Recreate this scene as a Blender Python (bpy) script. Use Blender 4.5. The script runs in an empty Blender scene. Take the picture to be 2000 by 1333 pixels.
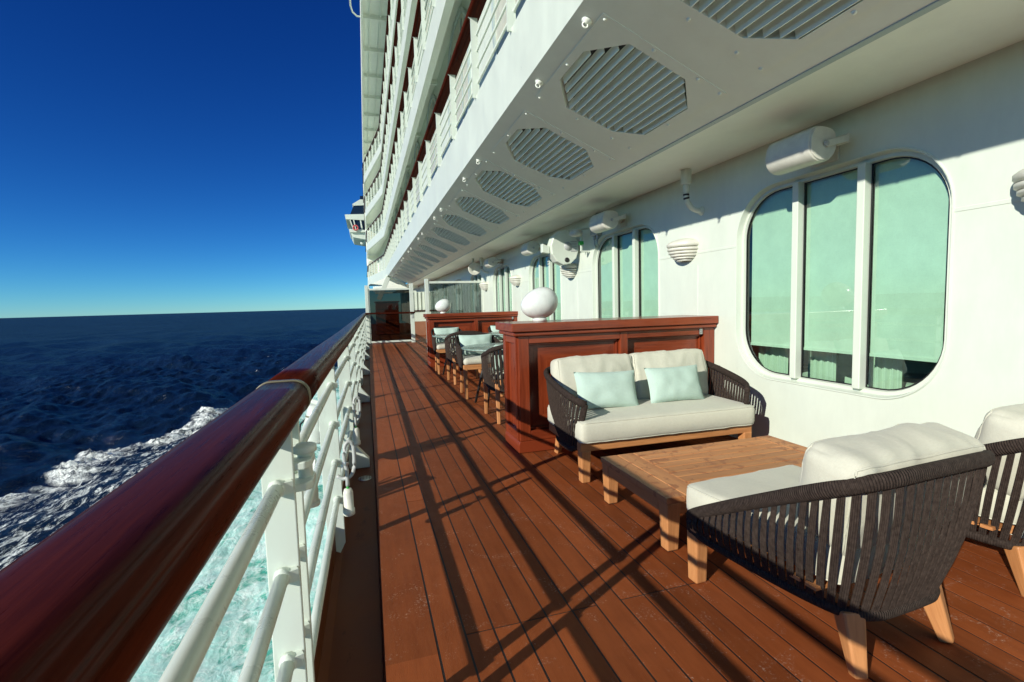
import bpy, math, random
import numpy as np
from mathutils import Vector, Matrix, noise

random.seed(7)
R = math.radians
S = 0.85                      # all lengths below are multiplied by this on build
sc = bpy.context.scene
COL = sc.collection

# ------------------------------------------------------------------ camera
cam_d = bpy.data.cameras.new("camera")
cam_d.sensor_width = 36.0
cam_d.lens = 36.0 * 944.0 / 2000.0
cam_d.clip_start = 0.02
cam_d.clip_end = 60000.0
cam = bpy.data.objects.new("camera", cam_d)
COL.objects.link(cam)
CAM_H = 1.5
def cam_matrix(vp=(713.0, 601.65), slope=-0.02714, f=944.0, cx=1000.0, cy=666.5):
    fw = Vector((vp[0] - cx, -(vp[1] - cy), -f)).normalized()
    p2 = Vector((vp[0] + 1000 - cx, -(vp[1] + 1000 * slope - cy), -f)).normalized()
    up = p2.cross(fw).normalized()
    if up.y < 0: up = -up
    rt = fw.cross(up)
    return Matrix((rt, fw, up))          # camera axes -> world axes
cam.matrix_world = Matrix.Translation((0, 0, CAM_H * S)) @ cam_matrix().to_4x4()
sc.camera = cam

# ------------------------------------------------------------------ world, sun, exposure
SUN_AZ, SUN_EL = R(240.0), R(23.1)      # azimuth clockwise from the bow
w = bpy.data.worlds.new("World"); sc.world = w; w.use_nodes = True
nt = w.node_tree; nt.nodes.clear()
sky = nt.nodes.new("ShaderNodeTexSky"); sky.sky_type = 'NISHITA'; sky.sun_disc = False
sky.sun_elevation = SUN_EL; sky.sun_rotation = SUN_AZ
sky.altitude = 3000.0; sky.air_density = 1.0; sky.dust_density = 0.0; sky.ozone_density = 3.0
bg = nt.nodes.new("ShaderNodeBackground"); SKY_STRENGTH = 0.085; bg.inputs[1].default_value = SKY_STRENGTH
wo = nt.nodes.new("ShaderNodeOutputWorld")
sep = nt.nodes.new("ShaderNodeSeparateColor"); com = nt.nodes.new("ShaderNodeCombineColor")
nt.links.new(sky.outputs[0], sep.inputs[0])
for i, (k_, g_) in enumerate(((0.88, 2.0), (1.24, 1.58), (1.28, 1.20))):     # deeper, more contrasty blue of a very clear day
    m0 = nt.nodes.new("ShaderNodeMath"); m0.operation = 'MULTIPLY'; m0.inputs[1].default_value = SKY_STRENGTH
    m1 = nt.nodes.new("ShaderNodeMath"); m1.operation = 'MAXIMUM'; m1.inputs[1].default_value = 0.0
    m2 = nt.nodes.new("ShaderNodeMath"); m2.operation = 'POWER'; m2.inputs[1].default_value = g_
    m3 = nt.nodes.new("ShaderNodeMath"); m3.operation = 'MULTIPLY'; m3.inputs[1].default_value = k_ / SKY_STRENGTH
    nt.links.new(sep.outputs[i], m0.inputs[0]); nt.links.new(m0.outputs[0], m1.inputs[0]); nt.links.new(m1.outputs[0], m2.inputs[0])
    nt.links.new(m2.outputs[0], m3.inputs[0]); nt.links.new(m3.outputs[0], com.inputs[i])
nt.links.new(com.outputs[0], bg.inputs[0]); nt.links.new(bg.outputs[0], wo.inputs[0])

sd = bpy.data.lights.new("sun", 'SUN'); sd.energy = 4.7; sd.angle = R(0.5); sd.color = (1.0, 0.965, 0.86)
sun = bpy.data.objects.new("sun", sd); COL.objects.link(sun)
tosun = Vector((math.sin(SUN_AZ) * math.cos(SUN_EL), math.cos(SUN_AZ) * math.cos(SUN_EL), math.sin(SUN_EL)))
sun.rotation_euler = tosun.to_track_quat('Z', 'Y').to_euler()
sun.location = tosun * 60

sc.view_settings.view_transform = 'Standard'
sc.view_settings.look = 'None'
sc.view_settings.exposure = 0.24
sc.view_settings.gamma = 1.0
sc.cycles.use_denoising = True
sc.cycles.max_bounces = 10
sc.cycles.transparent_max_bounces = 16
sc.cycles.caustics_reflective = False
sc.cycles.caustics_refractive = False

# ------------------------------------------------------------------ materials
def mat(name):
    m = bpy.data.materials.new(name); m.use_nodes = True
    n = m.node_tree; b = n.nodes["Principled BSDF"]
    return m, n, b
def N(n, t, **k):
    x = n.nodes.new(t)
    for a, v in k.items(): setattr(x, a, v)
    return x
def noise_node(n, coord, scale, detail=4.0, rough=0.6, vec_scale=None, dist=0.0):
    t = N(n, "ShaderNodeTexNoise"); t.inputs["Scale"].default_value = scale
    t.inputs["Detail"].default_value = detail; t.inputs["Roughness"].default_value = rough
    t.inputs["Distortion"].default_value = dist
    if vec_scale:
        mp = N(n, "ShaderNodeMapping"); mp.inputs["Scale"].default_value = vec_scale
        n.links.new(coord, mp.inputs[0]); n.links.new(mp.outputs[0], t.inputs["Vector"])
    else:
        n.links.new(coord, t.inputs["Vector"])
    return t
def ramp(n, fac, stops):
    r = N(n, "ShaderNodeValToRGB"); e = r.color_ramp.elements
    while len(e) < len(stops): e.new(0.5)
    for q, (p, c) in zip(e, stops):
        q.position = p; q.color = (c[0], c[1], c[2], 1) if len(c) == 3 else c
    n.links.new(fac, r.inputs[0]); return r
def bump(n, b, height, strength, dist=0.01, prev=None):
    k = N(n, "ShaderNodeBump"); k.inputs["Strength"].default_value = strength; k.inputs["Distance"].default_value = dist
    n.links.new(height, k.inputs["Height"])
    if prev: n.links.new(prev.outputs[0], k.inputs["Normal"])
    n.links.new(k.outputs[0], b.inputs["Normal"]); return k
def g(v): return (v, v, v)
def mixc(n, fac, a, b_, mode='MIX'):
    m = N(n, "ShaderNodeMix"); m.data_type = 'RGBA'; m.blend_type = mode
    for i, v in ((0, fac), (6, a), (7, b_)):
        if hasattr(v, "is_linked") or hasattr(v, "links"): n.links.new(v, m.inputs[i])
        elif i == 0: m.inputs[0].default_value = v
        else: m.inputs[i].default_value = (v[0], v[1], v[2], 1)
    return m.outputs[2]
def mathn(n, op, a, b_=None, c=None, clamp=False):
    m = N(n, "ShaderNodeMath"); m.operation = op; m.use_clamp = clamp
    for i, v in enumerate((a, b_, c)):
        if v is None: continue
        if isinstance(v, (int, float)): m.inputs[i].default_value = v
        else: n.links.new(v, m.inputs[i])
    return m.outputs[0]

def m_paint(name, col, rough=0.32, grime=0.06, bmp=0.15, spec=0.5):
    m, n, b = mat(name); co = N(n, "ShaderNodeTexCoord").outputs["Object"]
    t = noise_node(n, co, 1.3, 6, 0.65); t2 = noise_node(n, co, 7.0, 8, 0.7, (1, 1, 0.35))
    f = mathn(n, 'MULTIPLY', t.outputs[0], t2.outputs[0])
    d = tuple(c * (1 - grime * 3) for c in col)
    r = ramp(n, f, [(0.12, d), (0.34, col)])
    n.links.new(r.outputs[0], b.inputs["Base Color"])
    rr = ramp(n, t2.outputs[0], [(0.3, g(rough * 0.8)), (0.7, g(min(1, rough * 1.35)))])
    n.links.new(rr.outputs[0], b.inputs["Roughness"])
    b.inputs["Specular IOR Level"].default_value = spec
    t3 = noise_node(n, co, 2.2, 3, 0.5)
    k = bump(n, b, t3.outputs[0], bmp, 0.02)
    t4 = noise_node(n, co, 160, 2, 0.5)
    bump(n, b, t4.outputs[0], bmp * 0.5, 0.001, k)
    return m
def m_wood(name, c1, c2, rough=0.35, coat=0.0, scale=6.0, axis=(1, 1, 0.06), use_uv=False, stains=None, spec=0.4):
    m, n, b = mat(name); tc = N(n, "ShaderNodeTexCoord"); co = tc.outputs["UV" if use_uv else "Object"]
    ge = N(n, "ShaderNodeNewGeometry")
    va = N(n, "ShaderNodeVectorMath"); va.operation = 'ADD'
    cb = N(n, "ShaderNodeCombineXYZ"); n.links.new(mathn(n, 'MULTIPLY', ge.outputs["Random Per Island"], 17.0), cb.inputs[0])
    n.links.new(mathn(n, 'MULTIPLY', ge.outputs["Random Per Island"], 9.0), cb.inputs[1])
    n.links.new(co, va.inputs[0]); n.links.new(cb.outputs[0], va.inputs[1]); v = va.outputs[0]
    t = noise_node(n, v, scale * 2.2, 6, 0.65, axis, 0.6)
    t2 = noise_node(n, v, scale * 14, 4, 0.6, axis, 0.2)
    f = mathn(n, 'ADD', mathn(n, 'MULTIPLY', t.outputs[0], 0.65), mathn(n, 'MULTIPLY', t2.outputs[0], 0.35))
    r = ramp(n, f, [(0.32, c1), (0.66, c2)])
    vr = mathn(n, 'ADD', mathn(n, 'MULTIPLY', ge.outputs["Random Per Island"], 0.35), 0.82)
    c = mixc(n, 1.0, r.outputs[0], vr, 'MULTIPLY')
    if stains:
        ts = noise_node(n, co, stains[1], 5, 0.6, None, 1.2)
        rs = ramp(n, ts.outputs[0], [(0.56, g(0)), (0.62, g(1))])
        c = mixc(n, mathn(n, 'MULTIPLY', rs.outputs[0], stains[2]), c, stains[0])
    n.links.new(c, b.inputs["Base Color"])
    rr = ramp(n, t2.outputs[0], [(0.3, g(rough * 0.8)), (0.7, g(min(1, rough * 1.25)))])
    n.links.new(rr.outputs[0], b.inputs["Roughness"])
    b.inputs["Coat Weight"].default_value = coat; b.inputs["Coat Roughness"].default_value = 0.12
    b.inputs["Specular IOR Level"].default_value = spec
    bump(n, b, t2.outputs[0], 0.12, 0.002)
    return m
def m_fabric(name, col, weave=900.0, rough=0.85, var=0.08):
    m, n, b = mat(name); co = N(n, "ShaderNodeTexCoord").outputs["Object"]
    t = noise_node(n, co, 5, 5, 0.6)
    r = ramp(n, t.outputs[0], [(0.3, tuple(c * (1 - var) for c in col)), (0.7, tuple(min(1, c * (1 + var * .5)) for c in col))])
    t1 = noise_node(n, co, 60, 3, 0.6, (1, 5, 1)); t1b = noise_node(n, co, 60, 3, 0.6, (5, 1, 5))
    f = mathn(n, 'MULTIPLY', mathn(n, 'ADD', t1.outputs[0], t1b.outputs[0]), 0.5)
    r2 = ramp(n, f, [(0.35, g(0.94)), (0.62, g(1.03))])
    n.links.new(mixc(n, 1.0, r.outputs[0], r2.outputs[0], 'MULTIPLY'), b.inputs["Base Color"])
    b.inputs["Roughness"].default_value = rough; b.inputs["Specular IOR Level"].default_value = 0.2
    b.inputs["Sheen Weight"].default_value = 0.15
    k = bump(n, b, f, 0.35, 0.003)
    t3 = noise_node(n, co, 9, 3, 0.5, None, 0.8)
    bump(n, b, t3.outputs[0], 0.12, 0.02, k)
    return m
def m_simple(name, col, rough=0.5, metal=0.0, emit=None):
    m, n, b = mat(name); co = N(n, "ShaderNodeTexCoord").outputs["Object"]
    t = noise_node(n, co, 12, 4, 0.6)
    r = ramp(n, t.outputs[0], [(0.3, tuple(c * 0.86 for c in col)), (0.7, tuple(min(1, c * 1.06) for c in col))])
    n.links.new(r.outputs[0], b.inputs["Base Color"]); b.inputs["Roughness"].default_value = rough; b.inputs["Metallic"].default_value = metal
    bump(n, b, t.outputs[0], 0.08, 0.004)
    return m

WHITE = (0.645, 0.705, 0.605)
M = {}
M['white'] = m_paint('white_paint', WHITE, 0.34, 0.03, 0.22)
M['soffit'] = m_paint('soffit_paint', (0.90, 0.94, 0.83), 0.38, 0.02, 0.10)
M['rail_white'] = m_paint('railing_paint', (0.655, 0.72, 0.63), 0.28, 0.06, 0.10)
M['cream_plastic'] = m_simple('cream_plastic', (0.66, 0.66, 0.57), 0.4)
M['grey_plastic'] = m_simple('grey_plastic', (0.42, 0.44, 0.42), 0.45)
M['black'] = m_simple('black_rubber', (0.012, 0.012, 0.013), 0.5)
M['black_metal'] = m_simple('black_metal', (0.02, 0.022, 0.022), 0.4)
M['steel'] = m_simple('steel', (0.5, 0.51, 0.5), 0.35, 0.9)
M['brass'] = m_simple('rail_joint', (0.22, 0.20, 0.13), 0.45, 0.3)
M['mahogany'] = m_wood('mahogany', (0.105, 0.0135, 0.0045), (0.33, 0.060, 0.0175), 0.32, 0.35, 3.0, (1, 0.07, 1), True)
M['handrail'] = m_wood('varnished_handrail', (0.011, 0.0018, 0.0012), (0.074, 0.012, 0.0048), 0.30, 0.10, 12.0, (1, 0.045, 1), spec=0.015)
M['teak'] = m_wood('teak', (0.34, 0.125, 0.040), (0.62, 0.285, 0.105), 0.5, 0.0, 7.0, (1, 0.06, 1), True)
M['teak_top'] = m_wood('weathered_teak', (0.37, 0.140, 0.048), (0.57, 0.265, 0.105), 0.5, 0.0, 6.0, (1, 0.05, 1), True, ((0.26, 0.085, 0.034), 8.0, 0.7))
M['cream'] = m_fabric('cream_canvas', (0.55, 0.545, 0.44), 900, .85, .04)
M['aqua'] = m_fabric('aqua_linen', (0.45, 0.59, 0.51), 700, 0.9, 0.06)
M['glass_green'] = None

# rope
m, n, b = mat('woven_rope'); co = N(n, "ShaderNodeTexCoord").outputs["Object"]
t = noise_node(n, co, 70, 4, 0.7); r = ramp(n, t.outputs[0], [(0.3, (0.020, 0.013, 0.010)), (0.7, (0.060, 0.043, 0.034))])
n.links.new(r.outputs[0], b.inputs["Base Color"]); b.inputs["Roughness"].default_value = 0.85; b.inputs["Specular IOR Level"].default_value = 0.2
t2 = noise_node(n, co, 260, 2, 0.5); bump(n, b, t2.outputs[0], 0.5, 0.004)
M['rope'] = m
m = m.copy(); m.name = 'wrapped_rope'; n = m.node_tree; b = n.nodes["Principled BSDF"]
uv = N(n, "ShaderNodeTexCoord").outputs["UV"]
wv = N(n, "ShaderNodeTexWave"); wv.inputs["Scale"].default_value = 32.0; wv.inputs["Distortion"].default_value = 0.6; wv.bands_direction = 'X'
n.links.new(uv, wv.inputs["Vector"]); bump(n, b, wv.outputs["Fac"], 0.8, 0.006)
M['rope_wrap'] = m

# deck planks
m, n, b = mat('deck_plank'); co = N(n, "ShaderNodeTexCoord").outputs["Object"]; ge = N(n, "ShaderNodeNewGeometry")
t = noise_node(n, co, 2.0, 6, 0.65); t2 = noise_node(n, co, 26, 5, 0.65, (1, 0.12, 1)); t3 = noise_node(n, co, 5.5, 8, 0.72, None, 1.6)
base = ramp(n, mathn(n, 'ADD', mathn(n, 'MULTIPLY', t.outputs[0], 0.5), mathn(n, 'MULTIPLY', t2.outputs[0], 0.5)),
            [(0.35, (0.175, 0.043, 0.0115)), (0.65, (0.255, 0.067, 0.019))])
vr = mathn(n, 'ADD', mathn(n, 'MULTIPLY', ge.outputs["Random Per Island"], 0.38), 0.81)
c = mixc(n, 1.0, base.outputs[0], vr, 'MULTIPLY')
sc1 = ramp(n, t3.outputs[0], [(0.53, g(0)), (0.74, g(1))])
t5 = noise_node(n, co, 90, 3, 0.7); sc2 = ramp(n, t5.outputs[0], [(0.52, g(0)), (0.66, g(1))])
scf = mathn(n, 'MULTIPLY', mathn(n, 'MULTIPLY', sc1.outputs[0], sc2.outputs[0]), 0.8)
c = mixc(n, scf, c, (0.58, 0.46, 0.36))
vo = N(n, "ShaderNodeTexVoronoi"); vo.inputs["Scale"].default_value = 22.0; n.links.new(co, vo.inputs["Vector"])
sp = ramp(n, vo.outputs["Distance"], [(0.035, g(1)), (0.06, g(0))])
spm = noise_node(n, co, 3.1, 3, 0.6); spr = ramp(n, spm.outputs[0], [(0.5, g(0)), (0.62, g(1))])
c = mixc(n, mathn(n, 'MULTIPLY', mathn(n, 'MULTIPLY', sp.outputs[0], spr.outputs[0]), 0.6), c, (0.45, 0.36, 0.28))
n.links.new(c, b.inputs["Base Color"])
rr = ramp(n, t3.outputs[0], [(0.3, g(0.42)), (0.7, g(0.62))]); n.links.new(rr.outputs[0], b.inputs["Roughness"])
b.inputs["Specular IOR Level"].default_value = 0.16
wv = N(n, "ShaderNodeTexWave"); wv.bands_direction = 'X'; wv.inputs["Scale"].default_value = 46.0; wv.inputs["Distortion"].default_value = 0.4; n.links.new(co, wv.inputs["Vector"])
k = bump(n, b, wv.outputs["Fac"], 0.10, 0.002); bump(n, b, t2.outputs[0], 0.15, 0.003, k)
M['plank'] = m
M['caulk'] = m_simple('caulk', (0.012, 0.010, 0.009), 0.6)
m, n, b = mat('gutter_paint'); co = N(n, "ShaderNodeTexCoord").outputs["Object"]
t = noise_node(n, co, 2.2, 6, 0.65); r = ramp(n, t.outputs[0], [(0.35, (0.10, 0.028, 0.010)), (0.7, (0.145, 0.042, 0.015))])
t2 = noise_node(n, co, 9, 6, 0.75, (1, 0.4, 1)); r2 = ramp(n, t2.outputs[0], [(0.30, g(0.35)), (0.40, g(1))])
n.links.new(mixc(n, 1.0, r.outputs[0], r2.outputs[0], 'MULTIPLY'), b.inputs["Base Color"])
rr = ramp(n, t.outputs[0], [(0.35, g(0.45)), (0.7, g(0.6))]); n.links.new(rr.outputs[0], b.inputs["Roughness"]); bump(n, b, t2.outputs[0], 0.06, 0.004); b.inputs['Specular IOR Level'].default_value = 0.12
M['gutter'] = m

def m_glass(name, tint, refl=1.0, rough=0.015, base_refl=0.0):
    m = bpy.data.materials.new(name); m.use_nodes = True; n = m.node_tree; n.nodes.clear()
    o = N(n, "ShaderNodeOutputMaterial"); tr = N(n, "ShaderNodeBsdfTransparent"); tr.inputs[0].default_value = (*tint, 1)
    gl = N(n, "ShaderNodeBsdfGlossy"); gl.inputs["Roughness"].default_value = rough; gl.inputs[0].default_value = (0.95, 1, 0.97, 1)
    ge = N(n, "ShaderNodeNewGeometry"); dt_ = N(n, "ShaderNodeVectorMath"); dt_.operation = 'DOT_PRODUCT'
    n.links.new(ge.outputs["Normal"], dt_.inputs[0]); n.links.new(ge.outputs["Incoming"], dt_.inputs[1])
    c1 = mathn(n, 'SUBTRACT', 1.0, mathn(n, 'ABSOLUTE', dt_.outputs["Value"]))
    fr = mathn(n, 'ADD', mathn(n, 'MULTIPLY', mathn(n, 'POWER', c1, 5.0), 0.94), 0.06)
    f = mathn(n, 'ADD', mathn(n, 'MULTIPLY', fr, refl), base_refl, clamp=True)
    co = N(n, "ShaderNodeTexCoord").outputs["Object"]; t = noise_node(n, co, 0.9, 2, 0.5)
    k = N(n, "ShaderNodeBump"); k.inputs["Strength"].default_value = 0.02; k.inputs["Distance"].default_value = 0.05
    n.links.new(t.outputs[0], k.inputs["Height"]); n.links.new(k.outputs[0], gl.inputs["Normal"])
    mx = N(n, "ShaderNodeMixShader"); n.links.new(f, mx.inputs[0]); n.links.new(tr.outputs[0], mx.inputs[1]); n.links.new(gl.outputs[0], mx.inputs[2])
    n.links.new(mx.outputs[0], o.inputs[0]); return m
M['glass'] = m_glass('window_glass', (0.68, 0.88, 0.765), 1.6)
M['smoke_glass'] = m_glass('smoked_glass', (0.30, 0.29, 0.27), 0.35, 0.03)
M['screen_glass'] = m_glass('screen_glass', (0.45, 0.49, 0.49), 1.0, 0.03, 0.04)
M['dark_window'] = m_simple('dark_window', (0.010, 0.020, 0.035), 0.08)
M['blind'] = m_fabric('roller_blind', (0.74, 0.76, 0.69), 500, 0.9, 0.10)
M['beige_pane'] = m_simple('balcony_pane', (0.56, 0.57, 0.46), 0.25)
M['frame_blue'] = m_paint('frame_paint_lip_light', (0.46, 0.55, 0.53), 0.3)
M['room'] = m_simple('room_wall', (0.62, 0.63, 0.55), 0.7)
M['carpet'] = m_simple('carpet', (0.34, 0.33, 0.29), 0.95)
M['curtain'] = m_fabric('curtain', (0.62, 0.64, 0.56))
M['dado'] = m_paint('brown_paint', (0.30, 0.13, 0.07), 0.5)
M['orange'] = m_simple('orange_plastic', (0.55, 0.09, 0.09), 0.5)
M['lamp_white'] = m_simple('opal_glass', (0.70, 0.745, 0.69), 0.22)
M['hull'] = m_paint('hull_paint', (0.76, 0.79, 0.74), 0.35)
# marble-like table top
m, n, b = mat('green_marble'); co = N(n, "ShaderNodeTexCoord").outputs["Object"]
t = noise_node(n, co, 7, 9, 0.72, None, 1.5); r = ramp(n, t.outputs[0], [(0.35, (0.10, 0.16, 0.13)), (0.5, (0.20, 0.29, 0.245)), (0.66, (0.36, 0.44, 0.38))])
n.links.new(r.outputs[0], b.inputs["Base Color"]); b.inputs["Roughness"].default_value = 0.22
M['marble'] = m

# ------------------------------------------------------------------ mesh builder
class MB:
    def __init__(s): s.v = []; s.f = []; s.uv = {}; s.smooth = []
    def add(s, vs, fs, uvs=None, smooth=False):
        o = len(s.v); s.v += [tuple(p) for p in vs]
        for i, q in enumerate(fs):
            s.f.append(tuple(a + o for a in q)); s.smooth.append(smooth)
            if uvs: s.uv[len(s.f) - 1] = uvs[i]
        return s
    def box(s, x0, x1, y0, y1, z0, z1, M4=None):
        vs = [(x0, y0, z0), (x1, y0, z0), (x1, y1, z0), (x0, y1, z0), (x0, y0, z1), (x1, y0, z1), (x1, y1, z1), (x0, y1, z1)]
        if M4: vs = [M4 @ Vector(p) for p in vs]
        fs = [(0, 3, 2, 1), (4, 5, 6, 7), (0, 1, 5, 4), (1, 2, 6, 5), (2, 3, 7, 6), (3, 0, 4, 7)]
        # uv: v along the longest edge
        d = (abs(x1 - x0), abs(y1 - y0), abs(z1 - z0)); ax = d.index(max(d))
        raw = [(x0, y0, z0), (x1, y0, z0), (x1, y1, z0), (x0, y1, z0), (x0, y0, z1), (x1, y0, z1), (x1, y1, z1), (x0, y1, z1)]
        oth = [i for i in range(3) if i != ax]
        uvs = [[(raw[i][oth[0]] * 1.0 + raw[i][oth[1]] * 1.0, raw[i][ax]) for i in q] for q in fs]
        return s.add(vs, fs, uvs)
    def bar(s, a, b, w, h, taper=1.0, up=(0, 0, 1)):
        a = Vector(a); b = Vector(b); d = (b - a); L = d.length; d.normalize(); u = Vector(up)
        if abs(d.dot(u)) > 0.99: u = Vector((0, 1, 0))
        x = d.cross(u).normalized(); y = x.cross(d).normalized()
        vs = []
        for p, k in ((a, 1.0), (b, taper)):
            for sx, sy in ((-1, -1), (1, -1), (1, 1), (-1, 1)): vs.append(p + x * sx * w / 2 * k + y * sy * h / 2 * k)
        fs = [(3, 2, 1, 0), (4, 5, 6, 7), (0, 1, 5, 4), (1, 2, 6, 5), (2, 3, 7, 6), (3, 0, 4, 7)]
        q = [(0, 0), (w, 0), (w + h, 0), (w + h + w, 0), (0, L), (w, L), (w + h, L), (w + h + w, L)]
        uvs = [[q[i] for i in f] for f in fs]
        return s.add(vs, fs, uvs)
    def sweep(s, path, prof, closed=False, caps=True, ups=None, smooth=True):
        """prof: list of (a,b) offsets along (side, up) of the path frame"""
        P = [Vector(p) for p in path]; n = len(P); k = len(prof); vs = []; L = 0; Ls = []
        for i, p in enumerate(P):
            if closed: d = P[(i + 1) % n] - P[i - 1]
            else: d = P[min(i + 1, n - 1)] - P[max(i - 1, 0)]
            d.normalize(); u = Vector(ups[i]) if ups else Vector((0, 0, 1))
            if abs(d.dot(u)) > 0.98: u = Vector((0, 1, 0))
            x = d.cross(u).normalized(); y = x.cross(d).normalized()
            if i: L += (P[i] - P[i - 1]).length
            Ls.append(L)
            for a, b_ in prof: vs.append(p + x * a + y * b_)
        fs = []; uvs = []
        per = [0]
        for j in range(k): per.append(per[-1] + math.dist(prof[j], prof[(j + 1) % k]))
        for i in range(n if closed else n - 1):
            i2 = (i + 1) % n
            for j in range(k):
                j2 = (j + 1) % k
                fs.append((i * k + j, i * k + j2, i2 * k + j2, i2 * k + j))
                l2 = Ls[i2] if i2 else L + 0.1
                uvs.append([(Ls[i], per[j]), (Ls[i], per[j + 1]), (l2, per[j + 1]), (l2, per[j])])
        if caps and not closed:
            fs.append(tuple(range(k - 1, -1, -1))); uvs.append([(0, 0)] * k)
            fs.append(tuple((n - 1) * k + j for j in range(k))); uvs.append([(0, 0)] * k)
        return s.add(vs, fs, uvs, smooth)
    def tube(s, path, r, n=10, closed=False):
        return s.sweep(path, [(r * math.cos(2 * math.pi * i / n), r * math.sin(2 * math.pi * i / n)) for i in range(n)], closed)
    def lathe(s, prof, c=(0, 0, 0), n=24, axis='Z', a0=0.0, a1=2 * math.pi, smooth=True):
        full = abs(a1 - a0) > 6.28; k = n if full else n + 1; vs = []
        for r_, z in prof:
            for i in range(k):
                a = a0 + (a1 - a0) * i / n; p = (r_ * math.cos(a), r_ * math.sin(a), z)
                if axis == 'Y': p = (p[0], p[2], p[1])
                if axis == 'X': p = (p[2], p[0], p[1])
                vs.append((p[0] + c[0], p[1] + c[1], p[2] + c[2]))
        fs = []
        for j in range(len(prof) - 1):
            for i in range(n if full else n):
                i2 = (i + 1) % k
                fs.append((j * k + i, j * k + i2, (j + 1) * k + i2, (j + 1) * k + i))
        return s.add(vs, fs, None, smooth)
    def disc(s, c, r, n=24, axis='Z'):
        vs = []
        for i in range(n):
            a = 2 * math.pi * i / n; p = (r * math.cos(a), r * math.sin(a), 0)
            if axis == 'Y': p = (p[0], 0, p[1])
            if axis == 'X': p = (0, p[0], p[1])
            vs.append((p[0] + c[0], p[1] + c[1], p[2] + c[2]))
        return s.add(vs, [tuple(range(n))])
    def prism(s, poly, a, b, axis='Y', smooth=False):
        k = len(poly); vs = []
        for t in (a, b):
            for p, q in poly:
                vs.append((p, t, q) if axis == 'Y' else (t, p, q) if axis == 'X' else (p, q, t))
        fs = [tuple(range(k)), tuple(range(2 * k - 1, k - 1, -1))] + [(j, (j + 1) % k, k + (j + 1) % k, k + j) for j in range(k)]
        o = len(s.f); s.add(vs, fs)
        if smooth:
            for i in range(o + 2, len(s.f)): s.smooth[i] = True
        return s
    def build(s, name, m, parent=None, bevel=0.0, seg=2, subsurf=0, weld=False):
        me = bpy.data.meshes.new(name)
        me.from_pydata([(p[0] * S, p[1] * S, p[2] * S) for p in s.v], [], s.f)
        if s.uv:
            ul = me.uv_layers.new(name="UVMap")
            for pi, q in s.uv.items():
                ls = me.polygons[pi].loop_start
                for j, t in enumerate(q): ul.data[ls + j].uv = t
        me.polygons.foreach_set("use_smooth", s.smooth)
        me.materials.append(m); me.update()
        import bmesh
        bm = bmesh.new(); bm.from_mesh(me)
        if weld: bmesh.ops.remove_doubles(bm, verts=bm.verts, dist=1e-5)
        bmesh.ops.recalc_face_normals(bm, faces=bm.faces); bm.to_mesh(me); bm.free()
        o = bpy.data.objects.new(name, me); COL.objects.link(o)
        if parent: o.parent = parent
        if bevel:
            md = o.modifiers.new("bevel", 'BEVEL'); md.width = bevel * S; md.segments = seg; md.limit_method = 'ANGLE'; md.angle_limit = R(40); md.harden_normals = False
        return o

def tag(o, label=None, cat=None, group=None, kind=None):
    if label: o["label"] = label
    if cat: o["category"] = cat
    if group: o["group"] = group
    if kind: o["kind"] = kind
    return o
def thing(name, label, cat, loc=(0, 0, 0), rz=0.0, group=None):
    o = bpy.data.objects.new(name, None); COL.objects.link(o)
    o.location = Vector(loc) * S; o.rotation_euler = (0, 0, rz); o.empty_display_size = 0.1
    return tag(o, label, cat, group)
def copy_tree(o, parent=None, kids=None):
    c = o.copy(); COL.objects.link(c)
    if parent: c.parent = parent
    for ch in (kids if kids is not None else list(o.children)): copy_tree(ch, c)
    return c
def dup(o, loc, rz, label, group=None):
    c = copy_tree(o); c.location = Vector(loc) * S; c.rotation_euler = (0, 0, rz); c["label"] = label
    if group: c["group"] = group
    return c
def lerp_table(tab, y):
    if y <= tab[0][0]:
        (a, b), (c, d) = tab[0], tab[1]
        return b + (y - a) * (d - b) / (c - a)
    for (a, b), (c, d) in zip(tab, tab[1:]):
        if y <= c: return b + (y - a) * (d - b) / (c - a)
    return tab[-1][1]
def spline(pts, n):
    """Catmull-Rom through pts, n samples by arc length"""
    P = [Vector(p) for p in pts]; P = [2 * P[0] - P[1]] + P + [2 * P[-1] - P[-2]]; out = []
    for i in range(1, len(P) - 2):
        for k in range(24):
            t = k / 24
            a, b, c, d = P[i - 1], P[i], P[i + 1], P[i + 2]
            out.append(0.5 * ((2 * b) + (c - a) * t + (2 * a - 5 * b + 4 * c - d) * t * t + (3 * b - a - 3 * c + d) * t ** 3))
    out.append(P[-2]); L = [0]
    for a, b in zip(out, out[1:]): L.append(L[-1] + (b - a).length)
    res = []; j = 0
    for i in range(n):
        q = L[-1] * i / (n - 1)
        while j < len(L) - 2 and L[j + 1] < q: j += 1
        t = (q - L[j]) / max(1e-9, L[j + 1] - L[j]); res.append(out[j].lerp(out[j + 1], min(1, max(0, t))))
    return res

def rrect(w, h, r, n=10):
    pts = []
    for cx_, cz, a0 in ((w / 2 - r, h / 2 - r, 0), (-w / 2 + r, h / 2 - r, 90), (-w / 2 + r, -h / 2 + r, 180), (w / 2 - r, -h / 2 + r, 270)):
        for i in range(n + 1):
            a = R(a0 + 90 * i / n); pts.append((cx_ + r * math.cos(a), cz + r * math.sin(a)))
    return pts
def rounded_prof(w, h, r, n=4): return rrect(w, h, r, n)

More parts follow.
